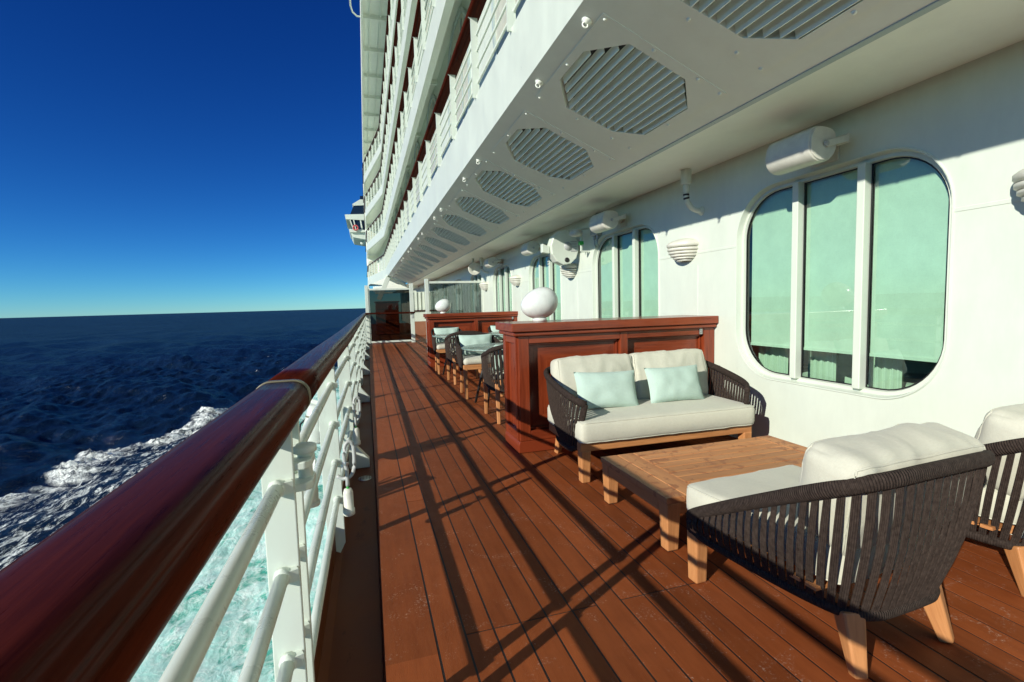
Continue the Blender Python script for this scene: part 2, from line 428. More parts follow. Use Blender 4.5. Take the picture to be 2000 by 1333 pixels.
def ring_plate(mb, loop, rect, mapf, uvscale=1.0):
    """flat plate: area between the polygon `loop` (convex, about the origin) and the rectangle rect=(u0,u1,v0,v1)"""
    u0, u1, v0, v1 = rect
    L = [(math.atan2(q, p), p, q) for p, q in loop]
    corners = [(u1, v1), (u0, v1), (u0, v0), (u1, v0)]
    angs = [(a, 'l', (p, q)) for a, p, q in L] + [(math.atan2(q, p), 'c', (p, q)) for p, q in corners]
    angs.sort(key=lambda t: t[0])
    Ls = sorted(L)
    def on_loop(a):
        for i in range(len(Ls)):
            a0, p0, q0 = Ls[i - 1] if i else (Ls[-1][0] - 2 * math.pi, Ls[-1][1], Ls[-1][2])
            a1, p1, q1 = Ls[i]
            if a0 <= a <= a1: break
        else:
            a0, p0, q0 = Ls[-1]; a1, p1, q1 = Ls[0]
        dx, dy = math.cos(a), math.sin(a); ex, ey = p1 - p0, q1 - q0
        den = dx * ey - dy * ex
        if abs(den) < 1e-9: return (p0, q0)
        t = (p0 * ey - q0 * ex) / den
        return (dx * t, dy * t)
    def on_rect(a):
        dx, dy = math.cos(a), math.sin(a); t = 1e9
        if dx > 1e-9: t = min(t, u1 / dx)
        if dx < -1e-9: t = min(t, u0 / dx)
        if dy > 1e-9: t = min(t, v1 / dy)
        if dy < -1e-9: t = min(t, v0 / dy)
        return (dx * t, dy * t)
    inn, out = [], []
    for a, k, p in angs:
        if k == 'l': inn.append(p); out.append(on_rect(a))
        else: inn.append(on_loop(a)); out.append(p)
    vs = [mapf(*p) for p in inn] + [mapf(*p) for p in out]; k = len(inn)
    fs = [(i, (i + 1) % k, k + (i + 1) % k, k + i) for i in range(k)]
    mb.add(vs, fs)

def soft_box(w, d, h, r, puff=0.03, wr=0.006, seed=0, n=14, wscale=6.0, side_puff=0.01):
    """box cushion with rounded edges, puffed faces and creases; centred on x,y, from z=0 to h"""
    mb = MB(); hx, hy, hz = w / 2, d / 2, h / 2; sv = Vector((seed * 3.7, seed * 1.9, seed * 5.3))
    idx = {}; vs = []; fs = []
    dims = (hx, hy, hz); cnt = [max(4, int(n * q / max(dims))) for q in dims]
    cnt = [max(4, c) for c in cnt]
    def edge(t, c):  # denser near the edges
        x = -1 + 2 * t / c; return math.copysign(1 - (1 - abs(x)) ** 1.35, x)
    def PT(u, v, ww):
        p = Vector((u * hx, v * hy, ww * hz))
        q = Vector((max(-hx + r, min(hx - r, p.x)), max(-hy + r, min(hy - r, p.y)), max(-hz + min(r, hz * .98), min(hz - min(r, hz * .98), p.z))))
        dd = p - q
        if dd.length > 1e-6: dd.normalize(); p = q + Vector((dd.x * r, dd.y * r, dd.z * min(r, hz * .98)))
        fu, fv, fw = 1 - u * u, 1 - v * v, 1 - ww * ww
        p.z += puff * fu * fv * ww; p.x += side_puff * fv * fw * u; p.y += side_puff * fu * fw * v
        nn = noise.noise(p * wscale + sv) + 0.5 * noise.noise(p * wscale * 2.3 + sv)
        nn2 = 1 - abs(noise.noise(Vector((p.x * wscale * 1.3, p.y * wscale * .5, p.z * wscale * .9)) + sv * 2)) * 2
        p += Vector((u * .3, v * .6, ww)).normalized() * (nn * wr + max(0, nn2 - .55) * wr * 2.2)
        p.z += hz
        return p
    def vert(i, j, k):
        key = (i, j, k)
        if key in idx: return idx[key]
        p = PT(edge(i, cnt[0]), edge(j, cnt[1]), edge(k, cnt[2]))
        idx[key] = len(vs); vs.append((p.x, p.y, p.z)); return idx[key]
    a, b_, c = cnt
    for i in range(a):
        for j in range(b_):
            for k in (0, c): fs.append((vert(i, j, k), vert(i + 1, j, k), vert(i + 1, j + 1, k), vert(i, j + 1, k)))
    for i in range(a):
        for k in range(c):
            for j in (0, b_): fs.append((vert(i, j, k), vert(i + 1, j, k), vert(i + 1, j, k + 1), vert(i, j, k + 1)))
    for j in range(b_):
        for k in range(c):
            for i in (0, a): fs.append((vert(i, j, k), vert(i, j + 1, k), vert(i, j + 1, k + 1), vert(i, j, k + 1)))
    mb.add(vs, fs, None, True)
    # welted seams: along the rims of the two large faces
    mb.loops = []
    for sgn in (-1, 1):
        L = []
        K = 30
        for a_, b__ in (((-1, -1), (1, -1)), ((1, -1), (1, 1)), ((1, 1), (-1, 1)), ((-1, 1), (-1, -1))):
            for t in range(K):
                f = t / K; x = a_[0] + (b__[0] - a_[0]) * f; y = a_[1] + (b__[1] - a_[1]) * f
                L.append(PT(x, y, sgn) if hz <= hy else PT(x, sgn, y))
        mb.loops.append(L)
    return mb
def seam(mb, parent, m_, fn=None, rad=.0048):
    q = MB()
    for L in mb.loops: q.tube([fn(*p) if fn else p for p in L], rad, 6, True)
    return q.build("piping", m_, parent)
def throw_pillow(w, h, t, seed=0, n=22):
    """knife-edge pillow in the x-z plane, thickness along y, standing on z=0"""
    mb = MB(); vs = []; fs = []; sv = Vector((seed * 2.3, 1.7 * seed, 0.4)); K = n + 1
    for side in (-1, 1):
        for i in range(K):
            for j in range(K):
                u = -1 + 2 * i / n; v = -1 + 2 * j / n
                e = max(0, (1 - abs(u) ** 2.6)) ** .5 * max(0, (1 - abs(v) ** 2.6)) ** .5
                pin_u = 1 - 0.05 * (1 - v * v); pin_v = 1 - 0.06 * (1 - u * u)
                x = u * w / 2 * (pin_u if abs(u) > .5 else 1 - .05 * (1 - v * v) * abs(u) * 2 if True else 1); z = v * h / 2 * (1 - .06 * (1 - u * u) * min(1, abs(v) * 2))
                wrk = noise.noise(Vector((x * 9, z * 9, side)) + sv) * 0.012 * (0.4 + e)
                vs.append((x, side * (e * t / 2) + wrk * e, z + h / 2))
    for s_ in (0, 1):
        o = s_ * K * K
        for i in range(n):
            for j in range(n):
                q = (o + i * K + j, o + (i + 1) * K + j, o + (i + 1) * K + j + 1, o + i * K + j + 1); fs.append(q)
    mb.add(vs, fs, None, True); return mb

def woven_shell(rim_pts, bot_pts, count, width, mrim=0.027, bulge=0.02, ctr=(0, 0)):
    """strap shell between a rim curve and a bottom curve -> (straps MB, rim MB)"""
    st = MB(); rim = spline(rim_pts, count * 2 + 1); bot = spline(bot_pts, count * 2 + 1)
    for i in range(count):
        q = 2 * i + 1; a, b_ = bot[q], rim[q]
        tr = (rim[q + 1] - rim[q - 1]).normalized(); tb = (bot[q + 1] - bot[q - 1]).normalized()
        out = Vector(((a.x + b_.x) / 2 - ctr[0], (a.y + b_.y) / 2 - ctr[1], 0)).normalized()
        nrm = tr.cross(b_ - a).normalized()
        if nrm.dot(out) < 0: nrm = -nrm
        wb = min(width, (bot[q + 1] - bot[q - 1]).length * .86); wr = min(width, (rim[q + 1] - rim[q - 1]).length * .80)
        prof = []
        for k in range(13): prof.append((-.5 + k / 12.0, 0.0015 + 0.0032 * abs(math.sin(math.pi * k / 3.0))))
        for k in range(4): prof.append((.5 - k / 3.0, -0.002))
        vs = []; K = len(prof); seg = 5
        for s_ in range(seg):
            t = s_ / (seg - 1); c = a.lerp(b_, t) + nrm * bulge * math.sin(math.pi * t); tt = tb.lerp(tr, t).normalized(); ww = wb + (wr - wb) * t
            for u, h in prof: vs.append(c + tt * (u * ww) + nrm * h)
        fs = [(s_ * K + k, s_ * K + (k + 1) % K, (s_ + 1) * K + (k + 1) % K, (s_ + 1) * K + k) for s_ in range(seg - 1) for k in range(K)]
        st.add(vs, fs, None, False)
    rm = MB()
    rp = spline(rim_pts, 90); bp = spline(bot_pts, 90)
    el = [(mrim * .85 * math.cos(2 * math.pi * i / 10), mrim * 1.2 * math.sin(2 * math.pi * i / 10)) for i in range(10)]
    el2 = [(a * .75, b_ * .75) for a, b_ in el]
    rm.sweep(rp, el); rm.sweep(bp, el2)
    for A, B in ((rp[0], bp[0]), (rp[-1], bp[-1])): rm.tube([A, (A + B) / 2, B], mrim * .8, 10)
    return st, rm

# ------------------------------------------------------------------ sea
def build_sea():
    ZS = -12.0
    nx, ny = 430, 520
    tx = np.linspace(0, 1, nx); ty = np.linspace(-1, 1, ny)
    # x from hull (+6) out to -14 km, y from -9 km to +16 km; dense near x=-20, y=55
    xs = -20 + np.sinh((tx * 11.0 - 3.9)) * -2.0
    xs = np.concatenate([np.linspace(10, -60, 250), -60 - (np.exp(np.linspace(0, 8.3, 120)) - 1) * 5])
    ys = np.concatenate([-30 - (np.exp(np.linspace(6.5, 0, 40)) - 1) * 6, np.linspace(-29.5, 140, 360), 140 + (np.exp(np.linspace(0.02, 8.0, 150)) - 1) * 6])
    X, Y = np.meshgrid(xs, ys, indexing='ij'); Z = np.zeros_like(X)
    rng = np.random.RandomState(3)
    dx = np.gradient(xs)[:, None] * np.ones_like(X); dy = np.ones_like(X) * np.gradient(ys)[None, :]
    cell = np.maximum(np.abs(dx), np.abs(dy))
    for k in range(46):
        lam = 1.6 * 1.075 ** k * (0.8 + .4 * rng.rand()); a = R(200 + rng.randn() * 38); amp = 0.0115 * lam ** 0.95
        if lam > 22: amp *= 0.55
        kx, ky = math.cos(a) * 2 * np.pi / lam, math.sin(a) * 2 * np.pi / lam
        fade = np.clip((lam / (cell * 2.6)) - .5, 0, 1); ph = rng.rand() * 6.28
        s_ = np.sin(kx * X + ky * Y + ph); Z += amp * fade * (s_ - 0.28 * np.cos(2 * (kx * X + ky * Y + ph)))
    def xb(y): return np.interp(y, [-40, 20, 45, 56, 66, 76, 90, 110, 150], [-36, -29.5, -27, -25, -21.0, -17.6, -12.5, -7, -4])
    B = xb(Y) + 1.1 * np.sin(Y * .42) + .6 * np.sin(Y * .93 + 1)
    d = X - B
    Z *= 1 - .75 * np.clip(d / 5, 0, 1) * np.clip((150 - Y) / 40, 0, 1)
    jag = 0.75 + .35 * np.sin(Y * 1.7 + 2 * np.sin(Y * .6)) + .25 * np.sin(Y * 3.9 + X)
    ridge = np.exp(-(np.where(d < 0, d / 1.1, d / 2.4)) ** 2) * jag * np.clip((Y + 30) / 60, 0.3, 1) * np.clip((125 - Y) / 40, 0, 1)
    Z += 0.45 * ridge * (1 + .5 * np.sin(X * 5 + Y * 2.3 + 2 * np.sin(Y * 1.1)) * np.sin(Y * 4.7 - X * 3.1))
    inside = np.clip(d / 4, 0, 1) * np.clip((160 - Y) / 40, 0, 1)
    for k in range(26):
        lam = 0.9 * 1.11 ** k; a = rng.rand() * 6.28; amp = 0.010 * lam ** .8; ph = rng.rand() * 6.28
        Z += inside * amp * np.sin(2 * np.pi / lam * (math.cos(a) * X + math.sin(a) * Y) + ph + .8 * np.sin(X * .7 + Y * .3 + k)) * np.clip(lam / (cell * 2.6) - .5, 0, 1)
    n0, n1 = X.shape
    vs = np.stack([X, Y, Z + ZS], -1).reshape(-1, 3) * S
    i = np.arange(n0 * n1).reshape(n0, n1)
    q = np.stack([i[:-1, :-1], i[:-1, 1:], i[1:, 1:], i[1:, :-1]], -1).reshape(-1, 4)
    me = bpy.data.meshes.new("sea"); me.from_pydata(vs.tolist(), [], q.tolist()); me.polygons.foreach_set("use_smooth", [True] * len(q))
    fo = me.attributes.new("wake", 'FLOAT', 'POINT'); fo.data.foreach_set("value", (np.clip((d + .6) / 2.0, 0, 1) * np.clip((150 - Y) / 50, 0, 1)).reshape(-1).astype(np.float32))
    fo = me.attributes.new("crest", 'FLOAT', 'POINT'); fo.data.foreach_set("value", ridge.reshape(-1).astype(np.float32))
    near = np.clip((X + 17.5) / 6, 0, 1)
    fo = me.attributes.new("hullside", 'FLOAT', 'POINT'); fo.data.foreach_set("value", near.reshape(-1).astype(np.float32))
    me.update(); o = bpy.data.objects.new("sea", me); COL.objects.link(o); tag(o, kind="structure")
    m, n, b = mat('sea_water'); me.materials.append(m)
    co = N(n, "ShaderNodeTexCoord").outputs["Object"]
    def at(nm): a = N(n, "ShaderNodeAttribute"); a.attribute_name = nm; return a.outputs["Fac"]
    wake, crest, near = at("wake"), at("crest"), at("hullside")
    # lacy foam: thin walls of distorted voronoi cells at two scales
    dn = noise_node(n, co, 0.5, 4, 0.65)
    wob = N(n, "ShaderNodeVectorMath"); wob.operation = 'MULTIPLY_ADD'
    n.links.new(dn.outputs["Color"], wob.inputs[0]); wob.inputs[1].default_value = (3.2, 3.2, 0); n.links.new(co, wob.inputs[2])
    fl = []
    for scl, w0, w1 in ((0.42, 0.01, 0.16), (1.15, 0.01, 0.17), (2.9, 0.015, 0.2)):
        mp = N(n, "ShaderNodeMapping"); mp.inputs["Scale"].default_value = (1, 0.62, 1); n.links.new(wob.outputs[0], mp.inputs[0])
        v = N(n, "ShaderNodeTexVoronoi"); v.feature = 'DISTANCE_TO_EDGE'; v.inputs["Scale"].default_value = scl; n.links.new(mp.outputs[0], v.inputs["Vector"])
        fl.append(ramp(n, v.outputs["Distance"], [(w0, g(1)), (w1, g(0))]).outputs[0])
    pn = noise_node(n, co, 0.30, 7, 0.68, (1, 0.6, 1), 0.8)
    pA = ramp(n, pn.outputs[0], [(0.34, g(0)), (0.58, g(1))]).outputs[0]; pB = ramp(n, pn.outputs[0], [(0.50, g(0)), (0.66, g(1))]).outputs[0]
    fn = noise_node(n, co, 1.9, 9, 0.78, (1, 0.6, 1), 0.9); fine = ramp(n, fn.outputs[0], [(0.42, g(0)), (0.58, g(1))]).outputs[0]
    lace = mathn(n, 'MAXIMUM', mathn(n, 'MULTIPLY', fl[0], 0.9), mathn(n, 'MULTIPLY', mathn(n, 'MULTIPLY', fl[1], 0.85), pA))
    lace = mathn(n, 'MAXIMUM', lace, mathn(n, 'MULTIPLY', mathn(n, 'MULTIPLY', fl[2], 0.7), pB))
    hn = noise_node(n, co, 0.42, 9, 0.62, (1.2, 0.60, 1), 0.9); milk = ramp(n, hn.outputs[0], [(0.405, g(0)), (0.465, g(1))]).outputs[0]
    hn2 = noise_node(n, co, 1.25, 6, 0.58, (1.3, 0.55, 1), 0.8); milk2 = ramp(n, hn2.outputs[0], [(0.33, g(0)), (0.40, g(1))]).outputs[0]
    milk = mathn(n, 'MULTIPLY', milk, mathn(n, 'MAXIMUM', milk2, mathn(n, 'MULTIPLY', pB, 0.8)))
    foam = mathn(n, 'MULTIPLY', mathn(n, 'MAXIMUM', mathn(n, 'MULTIPLY', fl[1], 0.9), mathn(n, 'MULTIPLY', fl[2], 0.6)), mathn(n, 'ADD', mathn(n, 'MULTIPLY', fine, 0.6), 0.2))
    foam = mathn(n, 'MAXIMUM', foam, mathn(n, 'MULTIPLY', pB, mathn(n, 'MULTIPLY', fine, 0.65)), clamp=True)
    # away from the hull the foam is torn into streaks running with the wave
    st_ = noise_node(n, co, 1.5, 9, 0.78, (1.5, 0.42, 1), 0.35); str_ = ramp(n, st_.outputs[0], [(0.505, g(0)), (0.565, g(1))]).outputs[0]
    foam = mixc(n, mathn(n, 'MULTIPLY', near, 0.95), mathn(n, 'MULTIPLY', str_, mathn(n, 'ADD', mathn(n, 'MULTIPLY', pA, 0.6), 0.4)), foam)
    foam = mathn(n, 'MULTIPLY', foam, wake)
    # streaky foam just inside the crest and on it
    sn = noise_node(n, co, 1.3, 8, 0.75, (1.0, 1.0, 1), 1.0); cr = mathn(n, 'MULTIPLY', ramp(n, crest, [(0.18, g(0)), (0.55, g(1))]).outputs[0], ramp(n, sn.outputs[0], [(0.40, g(0)), (0.54, g(1))]).outputs[0])
    foam = mathn(n, 'MAXIMUM', foam, cr, clamp=True)
    # whitecaps far out
    wc = noise_node(n, co, 0.16, 9, 0.74, (0.8, 1.5, 1), 0.6); wcr = ramp(n, wc.outputs[0], [(0.705, g(0)), (0.735, g(1))]).outputs[0]
    sw = noise_node(n, co, 0.045, 7, 0.62, (1.0, 0.45, 1), 0.4); sw2 = noise_node(n, co, 0.006, 5, 0.6, (1.0, 0.3, 1), 0.4)
    foam = mathn(n, 'MAXIMUM', foam, mathn(n, 'MULTIPLY', wcr, 0.6), clamp=True)
    deep = (0.0035, 0.0125, 0.033); turq = (0.075, 0.42, 0.31)
    tn = noise_node(n, co, 0.35, 5, 0.65); tq = mathn(n, 'MULTIPLY', mathn(n, 'MULTIPLY', wake, near), ramp(n, tn.outputs[0], [(0.30, g(0.62)), (0.6, g(1))]).outputs[0])
    swf = mathn(n, 'ADD', mathn(n, 'MULTIPLY', sw.outputs[0], 0.7), mathn(n, 'MULTIPLY', sw2.outputs[0], 0.3)); dc_ = ramp(n, swf, [(0.36, (0.0016, 0.0062, 0.018)), (0.52, (0.0040, 0.0140, 0.036)), (0.66, (0.0085, 0.026, 0.058))]).outputs[0]; c = mixc(n, tq, dc_, turq); c = mixc(n, mathn(n, 'MULTIPLY', mathn(n, 'MULTIPLY', milk, 0.9), mathn(n, 'MULTIPLY', wake, near)), c, (0.45, 0.76, 0.68)); c = mixc(n, foam, c, (0.92, 0.98, 0.92))
    n.nodes.remove(b); b = N(n, "ShaderNodeBsdfDiffuse"); gl = N(n, "ShaderNodeBsdfGlossy"); gl.inputs["Roughness"].default_value = 0.18
    n.links.new(c, b.inputs["Color"])
    lw = N(n, "ShaderNodeLayerWeight"); lw.inputs[0].default_value = 0.18      # rough water never mirrors fully, even far out
    fac = mathn(n, 'MULTIPLY', mathn(n, 'MINIMUM', lw.outputs["Fresnel"], 0.20), mathn(n, 'SUBTRACT', 1.0, mathn(n, 'MULTIPLY', foam, 0.9)))
    mx = N(n, "ShaderNodeMixShader"); n.links.new(fac, mx.inputs[0]); n.links.new(b.outputs[0], mx.inputs[1]); n.links.new(gl.outputs[0], mx.inputs[2])
    n.links.new(mx.outputs[0], n.nodes["Material Output"].inputs[0])
    b1 = noise_node(n, co, 0.55, 8, 0.62, (1.0, 0.55, 1), 0.4); k = bump(n, b, mathn(n, 'MULTIPLY', b1.outputs[0], mathn(n, 'SUBTRACT', 1.0, mathn(n, 'MULTIPLY', mathn(n, 'MULTIPLY', wake, near), 0.8))), 0.9, 1.1)
    b2 = noise_node(n, co, 0.07, 6, 0.6, (1, 0.5, 1), 0.2); k = bump(n, b, b2.outputs[0], 0.55, 4.0, k)
    k = bump(n, b, foam, 0.35, 0.15, k); n.links.new(k.outputs[0], gl.inputs["Normal"])
build_sea()

# ------------------------------------------------------------------ deck
RAILX = [(-6, -0.30), (0, -0.264), (1.4, -0.248), (3.2, -0.226), (4.85, -0.195), (7, -0.175), (8.8, -0.155), (14, -0.10), (21, -0.03), (36, 0.2)]
def rx(y): return lerp_table(RAILX, y)
EDGE = [(-6, -0.01), (2, 0.01), (4.2, 0.02), (8.7, 0.02), (14, 0.055), (21, 0.10), (46, 0.45)]
XW = 3.74; ZC = 2.95; Y0, Y1 = -6.0, 46.0
d = MB()
lines = [0.235 + 0.1322 * i for i in range(28)]
rnd = random.Random(11)
def board(x0, x1, edge=False):
    y = Y0 - rnd.random() * 3 + 0.0; cuts = []
    first = 2.08 - 4.9 * 2 + (rnd.choice([0, 1.63, 3.27]) if rnd.random() < .65 else 0)
    yy = first
    while yy < Y1: cuts.append(yy); yy += 4.9
    cuts = [Y0] + [c for c in cuts if Y0 < c < Y1] + [Y1]
    for a, c in zip(cuts, cuts[1:]):
        if edge:
            ks = [a] + [y for y, _ in EDGE if a < y < c] + [c]
            for p, q in zip(ks, ks[1:]):
                e0, e1 = lerp_table(EDGE, p), lerp_table(EDGE, q)
                vs = [(e0, p, -.03), (x1, p, -.03), (x1, q, -.03), (e1, q, -.03), (e0, p, 0), (x1, p, 0), (x1, q, 0), (e1, q, 0)]
                d.add(vs, [(0, 3, 2, 1), (4, 5, 6, 7), (0, 1, 5, 4), (1, 2, 6, 5), (2, 3, 7, 6), (3, 0, 4, 7)])
        else: d.box(x0 + .0052, x1 - .0052, a + .0042, c - .0042, -.03, 0.0)
for i, (a, c) in enumerate(zip(lines, lines[1:])): board(a, c)
board(0, lines[0] - .0052, True)
tag(d.build("deck", M['plank']), kind="structure")
b_ = MB(); b_.box(0.03, XW + .2, Y0, Y1, -.12, -.0022)
tag(b_.build("deck_underlay", M['caulk']), kind="structure")
gm = MB(); ys = [Y0 + i * 1.0 for i in range(53)]
vs = []; fs = []
for y in ys:
    e = lerp_table(EDGE, y); o_ = rx(y) - .034
    vs += [(e + .01, y, -.001), (e - .004, y, -.012), (e - .012, y, -.045), (o_ + .05, y, -.05), (o_ + .012, y, -.03), (o_ + .010, y, .128), (o_ + .002, y, .138), (o_ - .012, y, .130), (o_ - .012, y, -.35), (e + .01, y, -.35)]
k = 10
for i in range(len(ys) - 1):
    for j in range(k - 1): fs.append((i * k + j, i * k + j + 1, (i + 1) * k + j + 1, (i + 1) * k + j))
gm.add(vs, fs); tag(gm.build("waterway", M['gutter']), kind="structure")
# hull side below the deck edge
hm = MB(); vs = []; fs = []
for y in [Y0 - 30] + ys + [90]:
    o_ = rx(min(max(y, Y0), 36)) + .02
    vs += [(o_, y, -.3), (o_ + .3, y, -6), (o_ + .6, y, -13)]
for i in range(len(vs) // 3 - 1):
    for j in range(2): fs.append((i * 3 + j, i * 3 + j + 1, (i + 1) * 3 + j + 1, (i + 1) * 3 + j))
hm.add(vs, fs); tag(hm.build("hull_side", M['hull']), "white side of the ship's hull below the railing", "hull")

# ------------------------------------------------------------------ main railing
railing = thing("ship_railing", "long white metal railing with a varnished dark red wooden handrail at the deck edge", "railing")
ysr = [Y0 + .5 * i for i in range(int((31 - Y0) / .5) + 1)]
hp = [(a, b) for a, b in rrect(0.158, 0.108, 0.048, 7)]
for (ya, yb) in ((-6, 1.645), (1.675, 31)):
    h = MB(); pts = [ya] + [y for y in ysr if ya < y < yb] + [yb]
    h.sweep([(rx(y) - .018, y, 1.222) for y in pts], hp)
    h.build("handrail", M['handrail'], railing)
h = MB(); hj = [(a * 1.04, b * 1.05) for a, b in hp]
h.sweep([(rx(1.66) - .018, 1.646, 1.222), (rx(1.66) - .018, 1.674, 1.222)], hj); h.build("joint_ring", M['brass'], railing)
posts_y = [-0.3, 1.40, 1.53, 3.16] + [4.85 + 1.7 * i for i in range(15)]
for bz in (1.030, 0.787, 0.545, 0.310):
    for ya, yb in ((-6, 1.40), (1.53, 30.5)):
        mbx = MB(); pts = [ya] + [y for y in ysr if ya < y < yb] + [yb]
        mbx.tube([(rx(y) + .002, y, bz) for y in pts], 0.019, 10)
        for y in posts_y:
            if ya <= y <= yb and y < 16:
                s_ = -1; mbx.lathe([(0.0, -.024), (.018, -.018), (.025, 0), (.018, .018), (0, .024)], (rx(y) + .002, y - .028, bz), 10)
                mbx.bar((rx(y) + .002, y - .026, bz), (rx(y) + .036, y - .012, bz), .032, .032)
        mbx.build("rail_bar", M['rail_white'], railing)
for i, y in enumerate(posts_y):
    p = MB(); c = rx(y)
    poly = [(c - .078, 1.2), (c + .026, 1.2), (c + .036, .10), (c + .036, .02), (c + .004, -.045), (c - .06, -.045), (c - .078, .3)]
    if i in (1, 2): poly = [(c - .038, 1.2), (c + .043, 1.2), (c + .043, -.045), (c - .038, -.045)]
    p.prism(poly, y - .009, y + .009)
    st = p.build("stanchion", M['rail_white'], railing, .003)
    br = MB()
    if i >= 4 and (i - 4) % 2 == 0:
        br.prism([(c + .03, .20), (c + .165, .035), (c + .165, -.046), (c - .03, -.046), (c - .03, .20)], y - .045, y + .045)
        br.build("foot_bracket", M['rail_white'], st, .006)
    else:
        br.box(c - .06, c + .03, y - .03, y + .03, -.3, -.05); br.build("foot_bracket", M['rail_white'], st, .005)
# gate hinge between the twin stanchions
hg = MB(); c = rx(1.46) + .03
for z in (1.015, 1.075): hg.prism([(c - .005, 1.395), (c + .040, 1.40), (c + .056, 1.43), (c + .056, 1.495), (c + .040, 1.53), (c - .005, 1.535)], z - .011, z + .011, 'Z')
hg.lathe([(0, -.055), (.02, -.055), (.02, .05), (.034, .052), (.034, .072), (0, .075)], (c + .032, 1.464, 1.045), 14)
hg.build("gate_hinge", M['rail_white'], railing, .004)
# deck drain grating
dr = MB(); dr.lathe([(.0, .0), (.058, .0), (.062, -.006)], (-.075, 4.5, -.040), 24)
dg = dr.build("deck_drain", M['steel']); tag(dg, "small round drain grating in the dark red gutter beside a railing foot", "drain")
ds = MB()
for i in range(7): ds.box(-.115 + i * .0125, -.109 + i * .0125, 4.46, 4.54, -.0395, -.0355)
ds.build("grating_slot", M['caulk'], dg)

# floodlights outside the railing with their cables
def floodlight(loc, ax, lab):
    t = thing("floodlight", lab, "floodlight", loc, 0, "floodlights hung outside the railing")
    Q = Vector(ax).to_track_quat('Z', 'Y').to_matrix()
    def L(prof, name, m_, par, n_=20):
        q = MB(); q.lathe(prof, (0, 0, 0), n_); q.v = [tuple(Q @ Vector(p)) for p in q.v]; return q.build(name, m_, par)
    L([(0, .20), (.05, .20), (.075, .185), (.085, .10), (.115, -.03), (.125, -.10), (.128, -.115), (.12, -.12), (0, -.12)], "housing", M['rail_white'], t)
    L([(.127, -.098), (.137, -.10), (.137, -.125), (.127, -.128)], "rim", M['rail_white'], t)
    L([(.086, .104), (.090, .10), (.0905, .092), (.087, .088)], "gasket", M['brass'], t)
    q = MB(); q.bar(Q @ Vector((.13, 0, -.02)), Q @ Vector((.13, 0, .22)), .04, .012); q.bar(Q @ Vector((-.13, 0, -.02)), Q @ Vector((-.13, 0, .22)), .04, .012); q.bar(Q @ Vector((-.14, 0, .215)), Q @ Vector((.14, 0, .215)), .012, .04)
    q.build("yoke", M['rail_white'], t, .003)
    q = MB(); q.tube([Q @ Vector((.06, .05, -.10)), Q @ Vector((.12, .09, -.08)), Q @ Vector((.17, .07, 0)), Q @ Vector((.16, .0, .08)), Q @ Vector((.20, -.03, .14))], .008, 8); q.build("cable", M['black'], t)
    return t
floodlight((-.50, 3.72, .22), (.15, .1, 1), "nearest white floodlight outside the railing with a loose black cable")
floodlight((-.47, 4.55, .46), (.1, .05, 1), "farther white floodlight outside the railing near the second post")
def cable_plug(loc, lab):
    t = thing("cable_plug", lab, "cable plug", loc, 0, "cable plugs hanging inside the railing")
    q = MB(); q.lathe([(0, .115), (.022, .112), (.029, .09), (.029, -.01), (.035, -.012), (.035, -.045), (.028, -.05), (0, -.05)], (0, 0, 0), 16); q.build("plug_body", M['cream_plastic'], t)
    q = MB(); q.lathe([(0, .15), (.006, .15), (.009, .115), (0, .112)], (0, 0, 0), 8); q.build("earth_tag", m_green, t)
    q = MB(); q.tube(spline([(0, 0, .13), (0, 0, .22), (-.012, .0, .30), (-.005, .01, .37), (.02, .012, .40), (.042, .012, .37), (.045, .01, .28), (.03, .0, .2), (-.02, .02, .17), (-.06, .03, .19)], 40), .0115, 10); q.build("cable", M['grey_plastic'], t)
    q = MB(); q.lathe([(.016, .01), (.018, 0), (.016, -.01)], (-.004, 0, .27), 10); q.build("clip", M['steel'], t)
    return t
m_green = m_simple("earth_tag_green", (.05, .5, .08), .5)
cable_plug((-.152, 3.02, .30), "white cable plug on a looped grey cable by the gutter, nearer one")
cable_plug((-.135, 4.65, .28), "white cable plug on a grey cable farther along the railing")

# ------------------------------------------------------------------ deckhouse wall with windows
deckhouse = thing("deckhouse_wall", "long white painted deckhouse wall with large rounded three-pane windows", "wall", (XW, 0, 0))
WW, WH, WR, WZ = 1.93, 1.85, 0.47, 1.63
WY0, PITCH = 3.225, 3.345
wp = MB()
outer = rrect(WW, WH, WR, 12)
NB = 8
for k in range(NB):
    yc = WY0 + PITCH * k
    ring_plate(wp, outer, (-PITCH / 2, PITCH / 2, 0 - WZ, ZC + .6 - WZ), lambda p, q: (0, yc + p, WZ + q))
yA = WY0 - PITCH / 2; yB = WY0 + PITCH * (NB - .5)
wp.add([(0, Y0, 0), (0, yA, 0), (0, yA, ZC + .6), (0, Y0, ZC + .6)], [(0, 1, 2, 3)])
wp.add([(0, yB, 0), (0, Y1 + 8, 0), (0, Y1 + 8, ZC + .6), (0, yB, ZC + .6)], [(0, 1, 2, 3)])
wp.build("wall_panel", M['white'], deckhouse)
sm_ = MB()
for k in range(-1, NB):
    a = WY0 + PITCH * k + WW / 2 + .012; c = WY0 + PITCH * (k + 1) - WW / 2 - .012
    z = 2.035
    sm_.prism([(-.0035, z - .011), (0.001, z - .016), (0.001, z + .016), (-.0035, z + .011)], a, c)
    if k >= 0:
        ym = a + .62; sm_.prism([(-.003, ym - .009), (0.001, ym - .014), (0.001, ym + .014), (-.003, ym + .009)], 0.0, 1.9, 'Z')
sm_.build("weld_seam", M['white'], deckhouse)
def ring(mb, la, lb, fa, fb):
    k = len(la); mb.add([fa(*p) for p in la] + [fb(*p) for p in lb], [(i, (i + 1) % k, k + (i + 1) % k, k + i) for i in range(k)], None, True)
